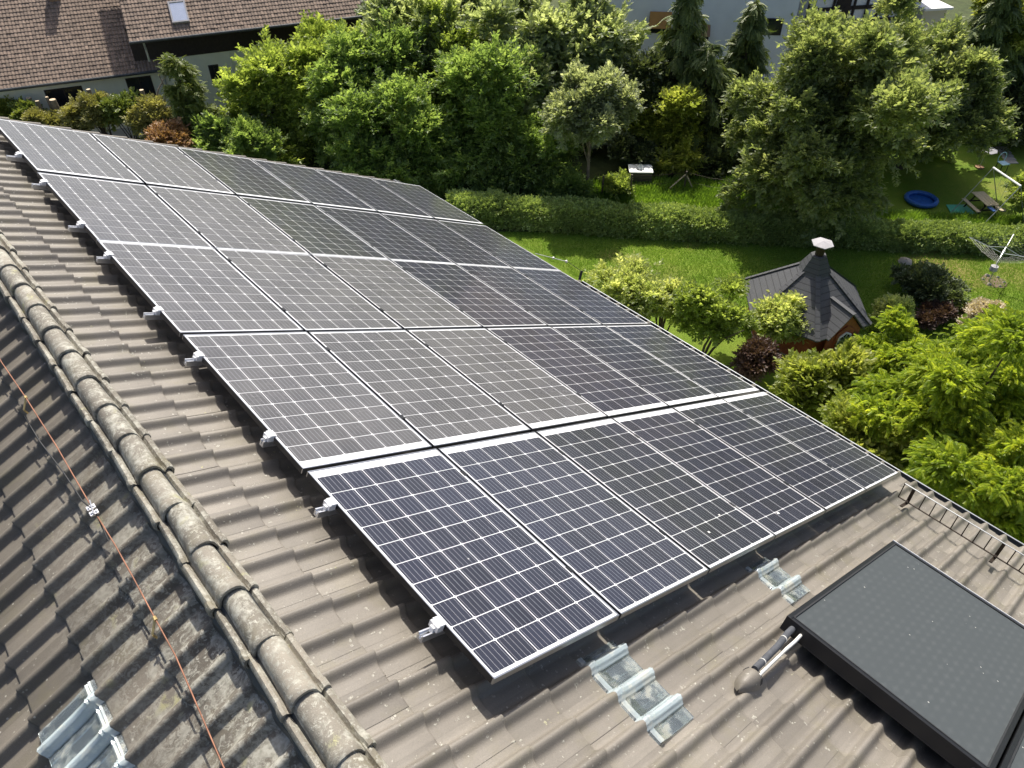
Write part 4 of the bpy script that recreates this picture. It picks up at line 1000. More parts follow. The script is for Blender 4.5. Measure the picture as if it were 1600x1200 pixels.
stump(242, 160, 245, .16, 'tallest thick sawn trunk with pale bent side branch', [[(0.1, 0, -.35), (.7, -.3, -.25), (1.5, -.6, .0)], [(.3, -.1, -.3), (.6, -.2, .5), (.5, -.1, 1.2)], [(.05, 0, -.9), (.35, -.3, -1.6), (.3, -.3, -2.3)], [(0, .1, -.2), (.4, .3, .4), (.9, .3, .9)]])

# foreground shrubs in front of the lawn
shrub('bush', 'fresh green lilac bush at the eave beside the lawn, the one nearest the white rod', 'bush', 985, 465, 520, 52, 0.85, 5200, 0.24, 'leaf_pale', 70, K=18, rough=0.9)
shrub('bush', 'small outlying green bush tips between the eave and the young tree', 'bush', 1040, 475, 530, 32, 0.9, 2200, 0.22, 'leaf_pale', 71)
T_('young_tree', 'airy yellow green young tree with visible forked stems on the lawn edge', 'tree', 1108, 490, 560, 52, 1.0, 3000, 0.24, 'leaf_yellow', seed=72, K=18, trunk=0.04, low=-0.8, cr=(.18, .28), trunks=3)
shrub('bush', 'pale green bush in front of the roof of the grill hut', 'bush', 1220, 502, 545, 48, 0.85, 4600, 0.25, 'leaf_pale', 73, K=16)
shrub('bush', 'purple brown leaved bush beside the eave below the hut', 'bush', 1182, 566, 600, 28, 0.9, 2400, 0.22, 'leaf_purple', 74)
shrub('bush', 'dark low spreading bush in the shade right of the hut', 'bush', 1452, 452, 470, 46, 0.62, 5600, 0.2, 'leaf_dark', 75, K=20)
shrub('bush', 'small green bush between the dark bush and the blossom bush', 'bush', 1490, 472, 488, 18, 0.8, 1500, 0.18, 'leaf_hedge', 76)
shrub('bush', 'brownish twiggy bush at the foot of the dark bush', 'bush', 1462, 492, 505, 24, 0.6, 1800, 0.18, 'leaf_purple', 77)
shrub('bush', 'round bush covered in pale pinkish blossom beside the lawn', 'bush', 1542, 502, 522, 38, 0.68, 5200, 0.17, 'leaf_blossom', 78, K=26, cr=(.22, .3))
shrub('bush', 'pinkish blossom bush half cut off by the right photo edge', 'bush', 1600, 525, 540, 24, 0.7, 2200, 0.17, 'leaf_blossom', 79)
shrub('bush', 'red leaved small bush touching the blossom bush', 'bush', 1510, 486, 498, 13, 0.7, 900, 0.15, 'leaf_purple', 80)
shrub('bush', 'variegated pale bush beside the hut entrance', 'bush', 1392, 490, 520, 30, 0.8, 2400, 0.2, 'leaf_pale', 81)
shrub('bush', 'grey green bush under the hut porch', 'bush', 1322, 545, 566, 26, 0.7, 2000, 0.2, 'leaf_hedge', 82)
# the large bright trees beside the eave
BG = 'bright yellow green trees beside the eave'
T_('leafy_tree', 'bright yellow green tree with drooping feathered leaves beside the snow guard', 'tree', 1480, 640, 830, 150, 0.85, 32000, 0.135, 'leaf_bright', kind='frond', seed=90, K=70, trunk=0.14, group=BG, low=-0.9, cr=(.14, .24), drop=.35, nl=24)
T_('leafy_tree', 'green lower tree between the hut and the gutter', 'tree', 1275, 622, 705, 78, 0.8, 7000, 0.24, 'leaf_fresh', kind='narrow', seed=91, K=26, trunk=0.1, group=BG, low=-0.9)
T_('leafy_tree', 'glowing yellow green tree cut off by the right photo edge below the blossom bush', 'tree', 1590, 590, 760, 95, 0.9, 17000, 0.14, 'leaf_bright', kind='frond', seed=92, K=36, trunk=0.12, group=BG, low=-0.9, drop=.35)
T_('leafy_tree', 'feathery tree standing directly behind the hut bushes', 'tree', 1420, 570, 680, 66, 0.8, 15000, 0.13, 'leaf_bright', kind='frond', seed=93, K=32, trunk=0.1, group=BG, low=-0.9, drop=.3)
T_('leafy_tree', 'dark lower part tree beneath the snow guard at the right edge', 'tree', 1560, 750, 950, 120, 0.8, 17000, 0.14, 'leaf_bright', kind='frond', seed=94, K=36, trunk=0.12, group=BG, low=-0.95, drop=.4)
T_('leafy_tree', 'tree closest to the lower right panel corner, below the gutter', 'tree', 1350, 690, 850, 70, 0.9, 5200, 0.24, 'leaf_fresh', seed=95, K=22, trunk=0.1, group=BG, low=-0.95)

# woods beyond the photographed gardens, also what the glass mirrors
def backdrop_wood(name, label, pts, hmin, hmax, n, mat, seed):
    rng = np.random.RandomState(seed); pts = np.array(pts, float); m = len(pts) - 1; k = rng.randint(0, m, n // 60); f = rng.rand(n // 60)[:, None]
    c = pts[k] + (pts[k + 1] - pts[k]) * f + rng.randn(n // 60, 2) * 3.0; hh = rng.uniform(hmin, hmax, n // 60)
    idx = np.repeat(np.arange(n // 60), 60); d = rand_dirs(rng, len(idx)); P = np.stack([c[idx, 0] + d[:, 0] * 3.2, c[idx, 1] + d[:, 1] * 3.2, hh[idx] * (0.5 + 0.5 * d[:, 2] * rng.uniform(.8, 1, len(idx)))], 1)
    V, F, t = leaves_mesh(rng, P, d, 2.0, 'broad', rng.rand(len(idx))); V[:, 2] += ZG; o = npmesh(name, V, F, M[mat], tone=t); tag(o, label, 'wood', kind='stuff')
backdrop_wood('distant_wood', 'band of trees beyond the gardens', [(-30, 75), (10, 88), (50, 80), (85, 50), (95, 10), (85, -40), (60, -60)], 11, 17, 42000, 'leaf_big', 101)

# ------------------------------------------------------------------ long grass and lawn detail
def grass(name, poly, n, h, mat, seed, size=None):
    rng = np.random.RandomState(seed); poly = np.array([p[:2] for p in poly]); lo, hi = poly.min(0), poly.max(0); P = rng.rand(n * 4, 2) * (hi - lo) + lo
    ins = np.zeros(len(P), bool); j = len(poly) - 1
    for i in range(len(poly)):
        a, b = poly[i], poly[j]; c = ((a[1] > P[:, 1]) != (b[1] > P[:, 1])) & (P[:, 0] < (b[0] - a[0]) * (P[:, 1] - a[1]) / (b[1] - a[1] + 1e-12) + a[0]); ins ^= c; j = i
    P = P[ins][:n]; P = np.concatenate([P, np.full((len(P), 1), ZG)], 1); D = np.tile([[0.0, 1.0, 0.0]], (len(P), 1)) + rng.randn(len(P), 3) * [1, 1, .05]
    tb = 0.5 + 0.5 * np.sin(P[:, 0] * 1.3) * np.cos(P[:, 1] * 1.1)
    V, F, t = leaves_mesh(rng, P, D, h, 'tuft', tb, roll=0.2); o = npmesh(name, V, F, M[mat], tone=t); return tag(o, 'long grass', 'grass', kind='stuff')
grass('meadow_grass', [gp(900, 318), gp(930, 285), gp(1230, 285), gp(1235, 340), gp(1100, 330)], 9000, 0.32, 'grass', 110)
grass('meadow_grass', [gp(1230, 345), gp(1230, 330), gp(1600, 345), gp(1640, 365), gp(1420, 352)], 6000, 0.28, 'grass', 111)
grass('lawn_grass', [gp(780, 362), gp(1000, 374), gp(1210, 386), gp(1600, 402), gp(1640, 560), gp(1300, 560), gp(960, 470)], 60000, 0.055, 'grass', 112)

# ================================================================== the grill hut
def hut():
    C0 = np.array([20.30, -0.49, ZG]); Re, ze, ht = 2.21, 1.22, 3.02
    r = empty('grill_hut', C0); a0 = math.radians(-77.2)
    cor = [(Re * math.cos(a0 + k * math.pi / 3), Re * math.sin(a0 + k * math.pi / 3)) for k in range(6)]
    wl = MB(); k_ = 0.80
    for k in range(6):
        x0, y0 = cor[k][0] * k_, cor[k][1] * k_; x1, y1 = cor[(k + 1) % 6][0] * k_, cor[(k + 1) % 6][1] * k_
        for b in range(9):
            z0 = 0.02 + b * 0.15; wl.beam((x0, y0, z0 + .07), (x1, y1, z0 + .07), 0.05, 0.142)
    wl.build('wall', M['wood_red'], parent=r)
    fl = MB(); fl.extr([(x * k_ * 1.03, y * k_ * 1.03) for x, y in cor], lambda p, e: (p[0], p[1], (-0.05, 0.03)[e])); fl.build('floor_ring', M['stone'], parent=r)
    # roof from the eave to the neck
    rn, zn = 0.42, 2.60
    rf = MB()
    def ring(rad, z): return [(rad * math.cos(a0 + k * math.pi / 3), rad * math.sin(a0 + k * math.pi / 3), z) for k in range(6)]
    V = ring(Re, ze) + ring(rn, zn) + ring(Re, ze - 0.05) + ring(rn, zn - 0.06)
    F = [(k, (k + 1) % 6, 6 + (k + 1) % 6, 6 + k) for k in range(6)] + [(12 + k, 18 + k, 18 + (k + 1) % 6, 12 + (k + 1) % 6) for k in range(6)] + [(k, 12 + k, 12 + (k + 1) % 6, (k + 1) % 6) for k in range(6)]
    rf.add(V, F); ro = rf.build('roof', M['shingle'], parent=r)
    hp = MB()
    for k in range(6):
        p0 = np.array(ring(Re + .01, ze + .015)[k]); p1 = np.array(ring(rn, zn + .02)[k]); hp.beam(p0, p1, 0.16, 0.014)
    hp.build('hip_strip', M['shingle'], parent=ro)
    # neck hood and chimney cap
    nk = MB(); V = ring(0.60, 2.42) + ring(0.55, 2.52) + ring(0.26, 3.05) + ring(0.24, 3.05)
    F = [(j * 6 + k, j * 6 + (k + 1) % 6, j * 6 + 6 + (k + 1) % 6, j * 6 + 6 + k) for j in range(2) for k in range(6)]; F.append((12, 13, 14, 15, 16, 17)); F.append((5, 4, 3, 2, 1, 0))
    nk.add(V[:18], F); nk.build('smoke_hood', M['shingle'], parent=ro)
    ch = MB(); ch.tube([(0, 0, 3.0), (0, 0, 3.47)], 0.14, 8); ch.build('chimney', M['steel_rust'], parent=ro)
    cp = MB(); V = ring(0.36, 3.46) + ring(0.36, 3.485); V.append((0, 0, 3.57)); 
    cp.add(V, [(5, 4, 3, 2, 1, 0)] + [(k, (k + 1) % 6, 6 + (k + 1) % 6, 6 + k) for k in range(6)] + [(6 + k, 6 + (k + 1) % 6, 12) for k in range(6)]); cp.build('chimney_cap', M['parasol'], parent=ro)
    # porch gable over the door on the facet between the near and the right corner
    am = a0 + math.pi / 6 - math.pi / 3 * 0; am = math.radians(-77.2 + 30 - 0)      # facet between corner 0 and corner 1
    am = PORCH
    dx, dy = math.cos(am), math.sin(am); nx, ny = -dy, dx
    def L(f, s, z): return (dx * f + nx * s, dy * f + ny * s, z)
    f1, hw, zr, zl = 2.02, 0.74, 2.02, 1.22
    pr = MB(); fi_r = 0.95; fi_e = 1.80
    for sd in (-1, 1):
        A = L(f1, 0, zr); Bq = L(f1, sd * hw, zl); Cc = L(fi_e, sd * hw, zl + 0.0); Dd = L(fi_r, 0, zr)
        th = 0.045; V = [A, Bq, Cc, Dd] + [(p[0], p[1], p[2] - th) for p in (A, Bq, Cc, Dd)]
        F = [(0, 1, 2, 3), (7, 6, 5, 4), (0, 4, 5, 1), (1, 5, 6, 2), (2, 6, 7, 3), (3, 7, 4, 0)]
        if sd > 0: F = [tuple(reversed(f)) for f in F]
        pr.add(V, F)
    pr.beam(L(fi_r, 0, zr + .01), L(f1 + .02, 0, zr + .01), 0.14, 0.02)
    pr.build('porch_roof', M['shingle'], parent=r)
    gb = MB(); fw = f1 - 0.10
    gb.extr([(-hw + .08, 0.0), (hw - .08, 0.0), (hw - .08, zl - .02), (0, zr - .07), (-hw + .08, zl - .02)], lambda p, e: L(fw - 0.05 * (1 - e), p[0], p[1])); gb.build('porch_front', M['wood_red'], parent=r)
    dr = MB(); dr.extr([(-.36, .06), (.36, .06), (.36, 1.30), (0, 1.52), (-.36, 1.30)], lambda p, e: L(fw + .045 * e, p[0], p[1])); d = dr.build('door', M['wood_red'], parent=r)
    wf = MB(); R6 = 0.27
    for k in range(6):
        a = k * math.pi / 3 + math.pi / 6; b = a + math.pi / 3; wf.beam(L(fw + .06, R6 * math.cos(a), 1.0 + R6 * math.sin(a)), L(fw + .06, R6 * math.cos(b), 1.0 + R6 * math.sin(b)), 0.045, 0.05)
    for k in range(3):
        a = k * math.pi / 3; wf.beam(L(fw + .055, R6 * .95 * math.cos(a), 1.0 + R6 * .95 * math.sin(a)), L(fw + .055, -R6 * .95 * math.cos(a), 1.0 - R6 * .95 * math.sin(a)), 0.02, 0.015)
    wo = wf.build('window_frame', M['white_paint'], parent=d)
    g = MB(); g.extr([(R6 * .93 * math.cos(k * math.pi / 3 + math.pi / 6), 1.0 + R6 * .93 * math.sin(k * math.pi / 3 + math.pi / 6)) for k in range(6)], lambda p, e: L(fw + .046 + .004 * e, p[0], p[1])); g.build('pane', M['winglass'], parent=d)
    tag(r, 'six sided garden grill hut with black shingle roof and pale chimney cap', 'garden hut')
PORCH = math.radians(-77.2 - 30)
hut()

# ================================================================== rotary clothes dryer
def dryer():
    b = gp(1545, 440); r = empty('clothes_dryer', b); hub = np.array([0.08, 0.02, 1.18])
    def arm_end(x, y):      # end of the arm at a height just above the hub, found on its ray
        z = ZG + 1.75; return gp(x, y, z) - b
    p = MB(); p.tube([(0, 0, 0), tuple(hub * [1, 1, 1.22])], 0.022, 8); p.build('pole', M['zinc'], parent=r)
    h = MB(); h.tube([tuple(hub + (0, 0, .0)), tuple(hub + (0, 0, .13))], 0.05, 8); h.build('hub', M['white_plastic'], parent=r)
    A = R_(100); ends = []
    for k in range(4):
        a = A + k * math.pi / 2; e = hub + np.array([1.25 * math.cos(a), 1.25 * math.sin(a), 0.24]); ends.append(e)
        m = MB(); m.tube([tuple(hub + (0, 0, .02)), tuple(e)], 0.017, 6); m.build('arm', M['alu'], parent=r)
        m = MB(); m.tube([tuple(hub + (0, 0, .28)), tuple(hub + (e - hub) * .45)], 0.011, 6); m.build('strut', M['alu'], parent=r)
    ln = MB()
    for f in np.linspace(0.35, 0.98, 6):
        q = [hub + (e - hub) * f for e in ends]
        for k in range(4):
            m_ = (q[k] + q[(k + 1) % 4]) / 2 - np.array([0, 0, .04 + .04 * f]); ln.tube([tuple(q[k]), tuple(m_), tuple(q[(k + 1) % 4])], 0.0022, 3, cap=False)
    ln.build('line', M['white_plastic'], parent=r); tag(r, 'silver rotary clothes dryer standing on the lawn at the right', 'clothes dryer')
    # peg bag hanging from the near arm
    e = b + hub + (ends[2] - hub) * 0.93
    e = min((b + q for q in ends), key=lambda q: pix(q)[1] * -1 + pix(q)[0] * 0.2)
    g = empty('peg_bag', e + np.array([0, 0, -.34])); m = MB(); m.tube([(0, 0, 0), (0, 0, .05), (0, 0, .2)], [0.10, 0.14, 0.13], 10); m.build('bag', M['parasol'], parent=g)
    m = MB(); m.tube([(-.1, 0, .2), (0, 0, .34), (.1, 0, .2)], 0.006, 4); m.build('strap', M['white_plastic'], parent=g); tag(g, 'small pale peg bag hanging from the nearest arm of the clothes dryer', 'peg bag')
    # bare earth ring with a few stones at the foot
    s = MB(); n = 20; rg = random.Random(3); V = [(0.15, -.1, 0.03)] + [(0.15 + (0.42 + .08 * rg.random()) * math.cos(2 * math.pi * k / n), -.1 + (0.42 + .08 * rg.random()) * math.sin(2 * math.pi * k / n), 0.012) for k in range(n)]
    s.add(V, [(0, 1 + k, 1 + (k + 1) % n) for k in range(n)]); o = s.build('soil_patch', M['soil'], loc=b); tag(o, 'ring of bare soil around the foot of the clothes dryer', 'soil', kind='stuff')
    rg = random.Random(8)
    for k in range(6):
        a = k * 1.05; x, y = .15 + .36 * math.cos(a), -.1 + .36 * math.sin(a); q = rg.uniform(.05, .085); mb = MB(); mb.tube([(0, 0, -.01), (0, 0, q * .5), (0, 0, q)], [q, q * 1.05, q * .1], 7); o = mb.build('border_stone', M['stone'], smooth=True, loc=b + np.array([x, y, 0.01]))
        tag(o, ['grey stone at the right side of the dryer soil ring', 'grey stone at the far right side of the dryer soil ring', 'grey stone at the back of the dryer soil ring', 'grey stone at the left side of the dryer soil ring', 'grey stone at the near left side of the dryer soil ring', 'grey stone at the near side of the dryer soil ring'][k], 'stone', 'stones around the clothes dryer foot')
dryer()

# ================================================================== things on the far lawn
def picnic_table():
    c = sum([np.array(p) for p in [(33.53, -.38, -12.3), (33.96, -.68, -12.3), (33.28, -1.62, -12.3), (32.85, -1.33, -12.3)]]) / 4; ax = unit(np.array([-.68, -.94, 0.0])); ay = np.array([-ax[1], ax[0], 0])
    b = np.array([c[0], c[1], ZG]); r = empty('picnic_table', b); L2, W2, h = .60, .28, .62
    def P(u, v, z): return tuple(ax * u + ay * v + np.array([0, 0, z]))
    t = MB()
    for k in range(4):
        v = -W2 + (k + .5) * W2 / 2; t.beam(P(-L2, v, h), P(L2, v, h), W2 / 2 - .01, .03)
    t.build('table_top', M['wood_table'], parent=r)
    for sd in (-1, 1):
        s = MB(); s.beam(P(-L2, sd * .52, .34), P(L2, sd * .52, .34), .17, .028); s.build('bench_seat', M['wood_table'], parent=r)
    for u in (-.42, .42):
        for sd in (-1, 1):
            g = MB(); g.beam(P(u, sd * .12, h - .02), P(u, sd * .50, 0), .04, .05); g.build('leg', M['wood_dark'], parent=r)
        g = MB(); g.beam(P(u, -.60, .31), P(u, .60, .31), .035, .05); g.build('cross_bar', M['wood_dark'], parent=r)
    tag(r, 'small wooden picnic table with benches on the far lawn', 'picnic table')
picnic_table()
def swing():
    A = gp(1552, 262, -11.0); Bq = gp(1595, 291, -11.0); b = (A + Bq) / 2; b[2] = ZG; r = empty('swing_frame', b)
    m = MB(); m.tube([A - b, Bq - b], 0.045, 8); m.build('top_beam', M['white_paint'], parent=r)
    d = unit(Bq - A); n = np.array([-d[1], d[0], 0])
    for e in (A, Bq):
        for sd in (-1, 1):
            m = MB(); m.tube([e - b, e - b + n * sd * 1.15 + np.array([0, 0, -2.0])], 0.020, 6); m.build('leg', M['zinc'], parent=r)
    for f in (.35, .65):
        q = A + (Bq - A) * f - b; 
    q1 = A + (Bq - A) * .38 - b; q2 = A + (Bq - A) * .62 - b
    m = MB(); m.tube([q1, q1 - (0, 0, 1.45)], 0.006, 4); m.tube([q2, q2 - (0, 0, 1.45)], 0.006, 4); m.build('rope', M['white_plastic'], parent=r)
    m = MB(); m.beam(q1 - (0, 0, 1.45), q2 - (0, 0, 1.45), .18, .03); m.build('seat', M['blue'], parent=r)
    tag(r, 'childrens swing frame with a pale top beam on the far lawn', 'swing')
swing()
def chair():
    b = gp(1562, 268); r = empty('garden_chair', b); s = MB(); s.bevbox(-.2, .2, -.2, .2, .40, .44, .01); s.build('seat', M['lightblue'], parent=r)
    for x in (-.17, .17):
        for y in (-.17, .17): m = MB(); m.tube([(x, y, 0), (x * .95, y * .95, .4)], .016, 6); m.build('leg', M['black_rubber'], parent=r)
    m = MB(); a = [(.2 * math.cos(t), .20, .62 + .24 * math.sin(t)) for t in np.linspace(-.6, math.pi + .6, 12)]; m.tube(a, .02, 6); m.tube([(-.17, .19, .42), a[-1]], .018, 6); m.tube([(.17, .19, .42), a[0]], .018, 6); m.build('backrest', M['lightblue'], parent=r)
    r.rotation_euler = (0, 0, -.5); tag(r, 'pale blue childs chair with hooped back behind the swing beam', 'chair')
chair()
def parasol():
    P = above(1543, 232, 262); b = np.array([P[0], P[1], ZG]); r = empty('parasol', b); h = P[2] - ZG + .1; mb = MB(); n = 8; V = [(0, 0, h)] + [(.48 * math.cos(2 * math.pi * k / n), .48 * math.sin(2 * math.pi * k / n), h - .16) for k in range(n)]
    V2 = [(x, y, z - .012) for x, y, z in V]; mb.add(V + V2, [(0, 1 + k, 1 + (k + 1) % n) for k in range(n)] + [(9, 10 + (k + 1) % n, 10 + k) for k in range(n)]); mb.build('canopy', M['parasol'], parent=r)
    mb = MB(); mb.tube([(0, 0, 0), (0, 0, h)], .02, 6); mb.build('pole', M['zinc'], parent=r); mb = MB(); mb.tube([(0, 0, .0), (0, 0, .06)], .2, 12); mb.build('base', M['brownblind'], parent=r)
    tag(r, 'small grey garden parasol in the shade right of the largest tree', 'parasol')
parasol()
def mats():
    c = [gp(1478, 321), gp(1508, 321), gp(1527, 337.5), gp(1488, 338)]; b = sum(c) / 4; mb = MB(); mb.extr([(p[0] - b[0], p[1] - b[1]) for p in c], lambda p, e: (p[0], p[1], .01 + .03 * e)); o = mb.build('green_mat', M['green_mat'], loc=b)
    tag(o, 'flat turquoise green mat lying on the far lawn beside the picnic table', 'mat')
    c = [gp(1410, 300), gp(1452, 300), gp(1470, 332), gp(1420, 332)]; b = sum(c) / 4; r = empty('paddling_pool', b); mb = MB(); n = 16; R0 = .62
    mb.tube([(R0 * math.cos(2 * math.pi * k / n), R0 * math.sin(2 * math.pi * k / n), .14) for k in range(n + 1)], .10, 8); mb.build('rim', M['blue'], parent=r)
    mb = MB(); mb.tube([(0, 0, .02), (0, 0, .06)], R0, 16); mb.build('pool_floor', M['blue'], parent=r); tag(r, 'blue round paddling pool half hidden under the largest tree', 'paddling pool')
mats()
# stepping slabs behind the parasol
for k in range(5):
    p = gp(1566 + k * 3.4, 232 + k * 5.4); mb = MB(); mb.bevbox(-.28, .28, -.16, .16, 0, .035, .006); o = mb.build('stepping_slab', M['stone'], loc=p); o.rotation_euler = (0, 0, -.7)
    tag(o, 'pale stepping slab in the shaded path behind the parasol', 'slab', 'stepping slabs in the shade')
# two light stones beside the table
for k, (x, y) in enumerate([(1559, 326), (1566, 329)]):
    mb = MB(); mb.tube([(0, 0, -.02), (0, 0, .05), (0, 0, .11)], [.14, .13, .01], 7); o = mb.build('stone', M['stone'], smooth=True, loc=gp(x, y)); tag(o, ('left' if k == 0 else 'right') + ' one of two pale stones beside the picnic table', 'stone')
o = MB(); o.tube([(0, 0, -.02), (0, 0, .10), (0, 0, .15)], [.28, .24, .02], 9); o = o.build('boulder', M['stone'], smooth=True, loc=gp(1414, 410)); tag(o, 'flat grey boulder on the lawn between the hut and the dry patch', 'boulder')

# ------------------------------------------------------------------ fence and crate behind the hedge
def fence():
    xs = [(940, 311), (983, 314), (1068, 300), (1139, 314), (1215, 322)]; b = gp(983, 314); r = empty('wire_fence', b); tops = []
    for k, (x, y) in enumerate(xs):
        p = gp(x, y) - b; h = [1.1, 1.25, 1.0, 1.0, 1.0][k]; m = MB(); m.tube([tuple(p), tuple(p + (0.0, 0.0, h))], .045, 7); m.build('post', M['wood_grey'], parent=r); tops.append(p + np.array([0, 0, h - .05]))
    for q in (0, .4):
        m = MB()
        for i in range(len(tops) - 1): m.tube([tops[i] - (0, 0, q), (tops[i] + tops[i + 1]) / 2 - (0, 0, q + .06), tops[i + 1] - (0, 0, q)], .004, 4, cap=False)
        m.build('wire', M['steel_rust'], parent=r)
    tag(r, 'old wire fence with rough wooden posts in the long grass behind the hedge', 'fence')
    r = empty('brace_poles', gp(1068, 302)); b = np.array(r.location); t = gp(1068, 289) - b; top = np.array([0.1, .1, .85])
    for (x, y) in ((1034, 305), (1086, 302)):
        m = MB(); m.tube([gp(x, y) - b, top], .03, 6); m.build('pole', M['wood_table'], parent=r)
    tag(r, 'pale poles leaning together on a fence post in the long grass', 'poles')
fence()
def crate():
    b = gp(998, 288); r = empty('wooden_crate', b); m = MB()
    for k in range(4):
        z = .08 + k * .17; m.box(-.5, .5, -.36, -.33, z, z + .15); m.box(-.5, .5, .33, .36, z, z + .15); m.box(-.5, -.47, -.33, .33, z, z + .15); m.box(.47, .5, -.33, .33, z, z + .15)
    m.build('boards', M['wood_grey'], parent=r); m = MB(); m.box(-.53, .53, -.39, .39, .74, .78); m.build('lid', M['white_paint'], parent=r)
    for x in (-.44, .44):
        for y in (-.3, .3): q = MB(); q.box(x - .03, x + .03, y - .03, y + .03, 0, .74); q.build('leg', M['wood_grey'], parent=r)
    r.rotation_euler = (0, 0, -.75); tag(r, 'brown wooden crate with a bright lid in the shade behind the fence', 'crate')
    o = MB(); o.tube([(0, 0, 0), (0.02, 0, .10), (0, 0.02, .2)], [.16, .14, .05], 8); o = o.build('white_sack', M['white_paint'], smooth=True, loc=b + np.array([-.05, .0, .79])); tag(o, 'crumpled white sack lying on the wooden crate', 'sack')
crate()

# ================================================================== neighbour house at the top left
def tile_roof(name, parent, A, Bq, upv, length, mat, seed, course=0.22, wave=0.155, thick=0.10):
    """A->B eave edge, upv unit vector up the slope"""
    A, Bq = np.array(A, float), np.array(Bq, float); d = Bq - A; Lx = np.linalg.norm(d); d /= Lx; nrm = unit(np.cross(d, upv)); 
    if nrm[2] < 0: nrm = -nrm
    rng = np.random.RandomState(seed); nx = int(Lx / wave); nc = int(length / course); V = []; F = []; T = []; b = 0
    us = np.array([0, .18, .36, .55, .78, 1.0]); hs = np.array([0.0, .018, .024, .015, -.004, 0.0])
    for c in range(nc):
        for k in range(nx):
            x = (k + us) * wave; jj = rng.randn() * .004; tt = float(np.clip(.5 + .22 * rng.randn(), 0, 1))
            for (s_, dz) in ((c * course, .022), (c * course + .01, .028), ((c + 1) * course + .04, 0.0)): V += [A + d * xi + upv * s_ + nrm * (h + dz + jj) for xi, h in zip(x, hs)]
            V += [A + d * xi + upv * (c * course) + nrm * (h - .02 + jj) for xi, h in zip(x, hs)]
            for r in range(2): 
                for i in range(5): F.append((b + r * 6 + i, b + r * 6 + i + 1, b + r * 6 + 7 + i, b + r * 6 + 6 + i))
            for i in range(5): F.append((b + 18 + i, b + 18 + i + 1, b + i + 1, b + i))
            T += [tt] * 15; b += 24
    o = npmesh(name, V, np.array(F, dtype=np.int32), mat, parent=parent, tone=T)
    dk = MB(); P = [A, Bq, Bq + upv * length, A + upv * length]; lo = [p - nrm * thick for p in P]; P = [p - nrm * .012 for p in P]
    dk.add(P + lo, [(0, 1, 2, 3), (7, 6, 5, 4), (0, 4, 5, 1), (1, 5, 6, 2), (2, 6, 7, 3), (3, 7, 4, 0)]); dk.build('roof_boards', M['wood_dark'], parent=o)
    return o
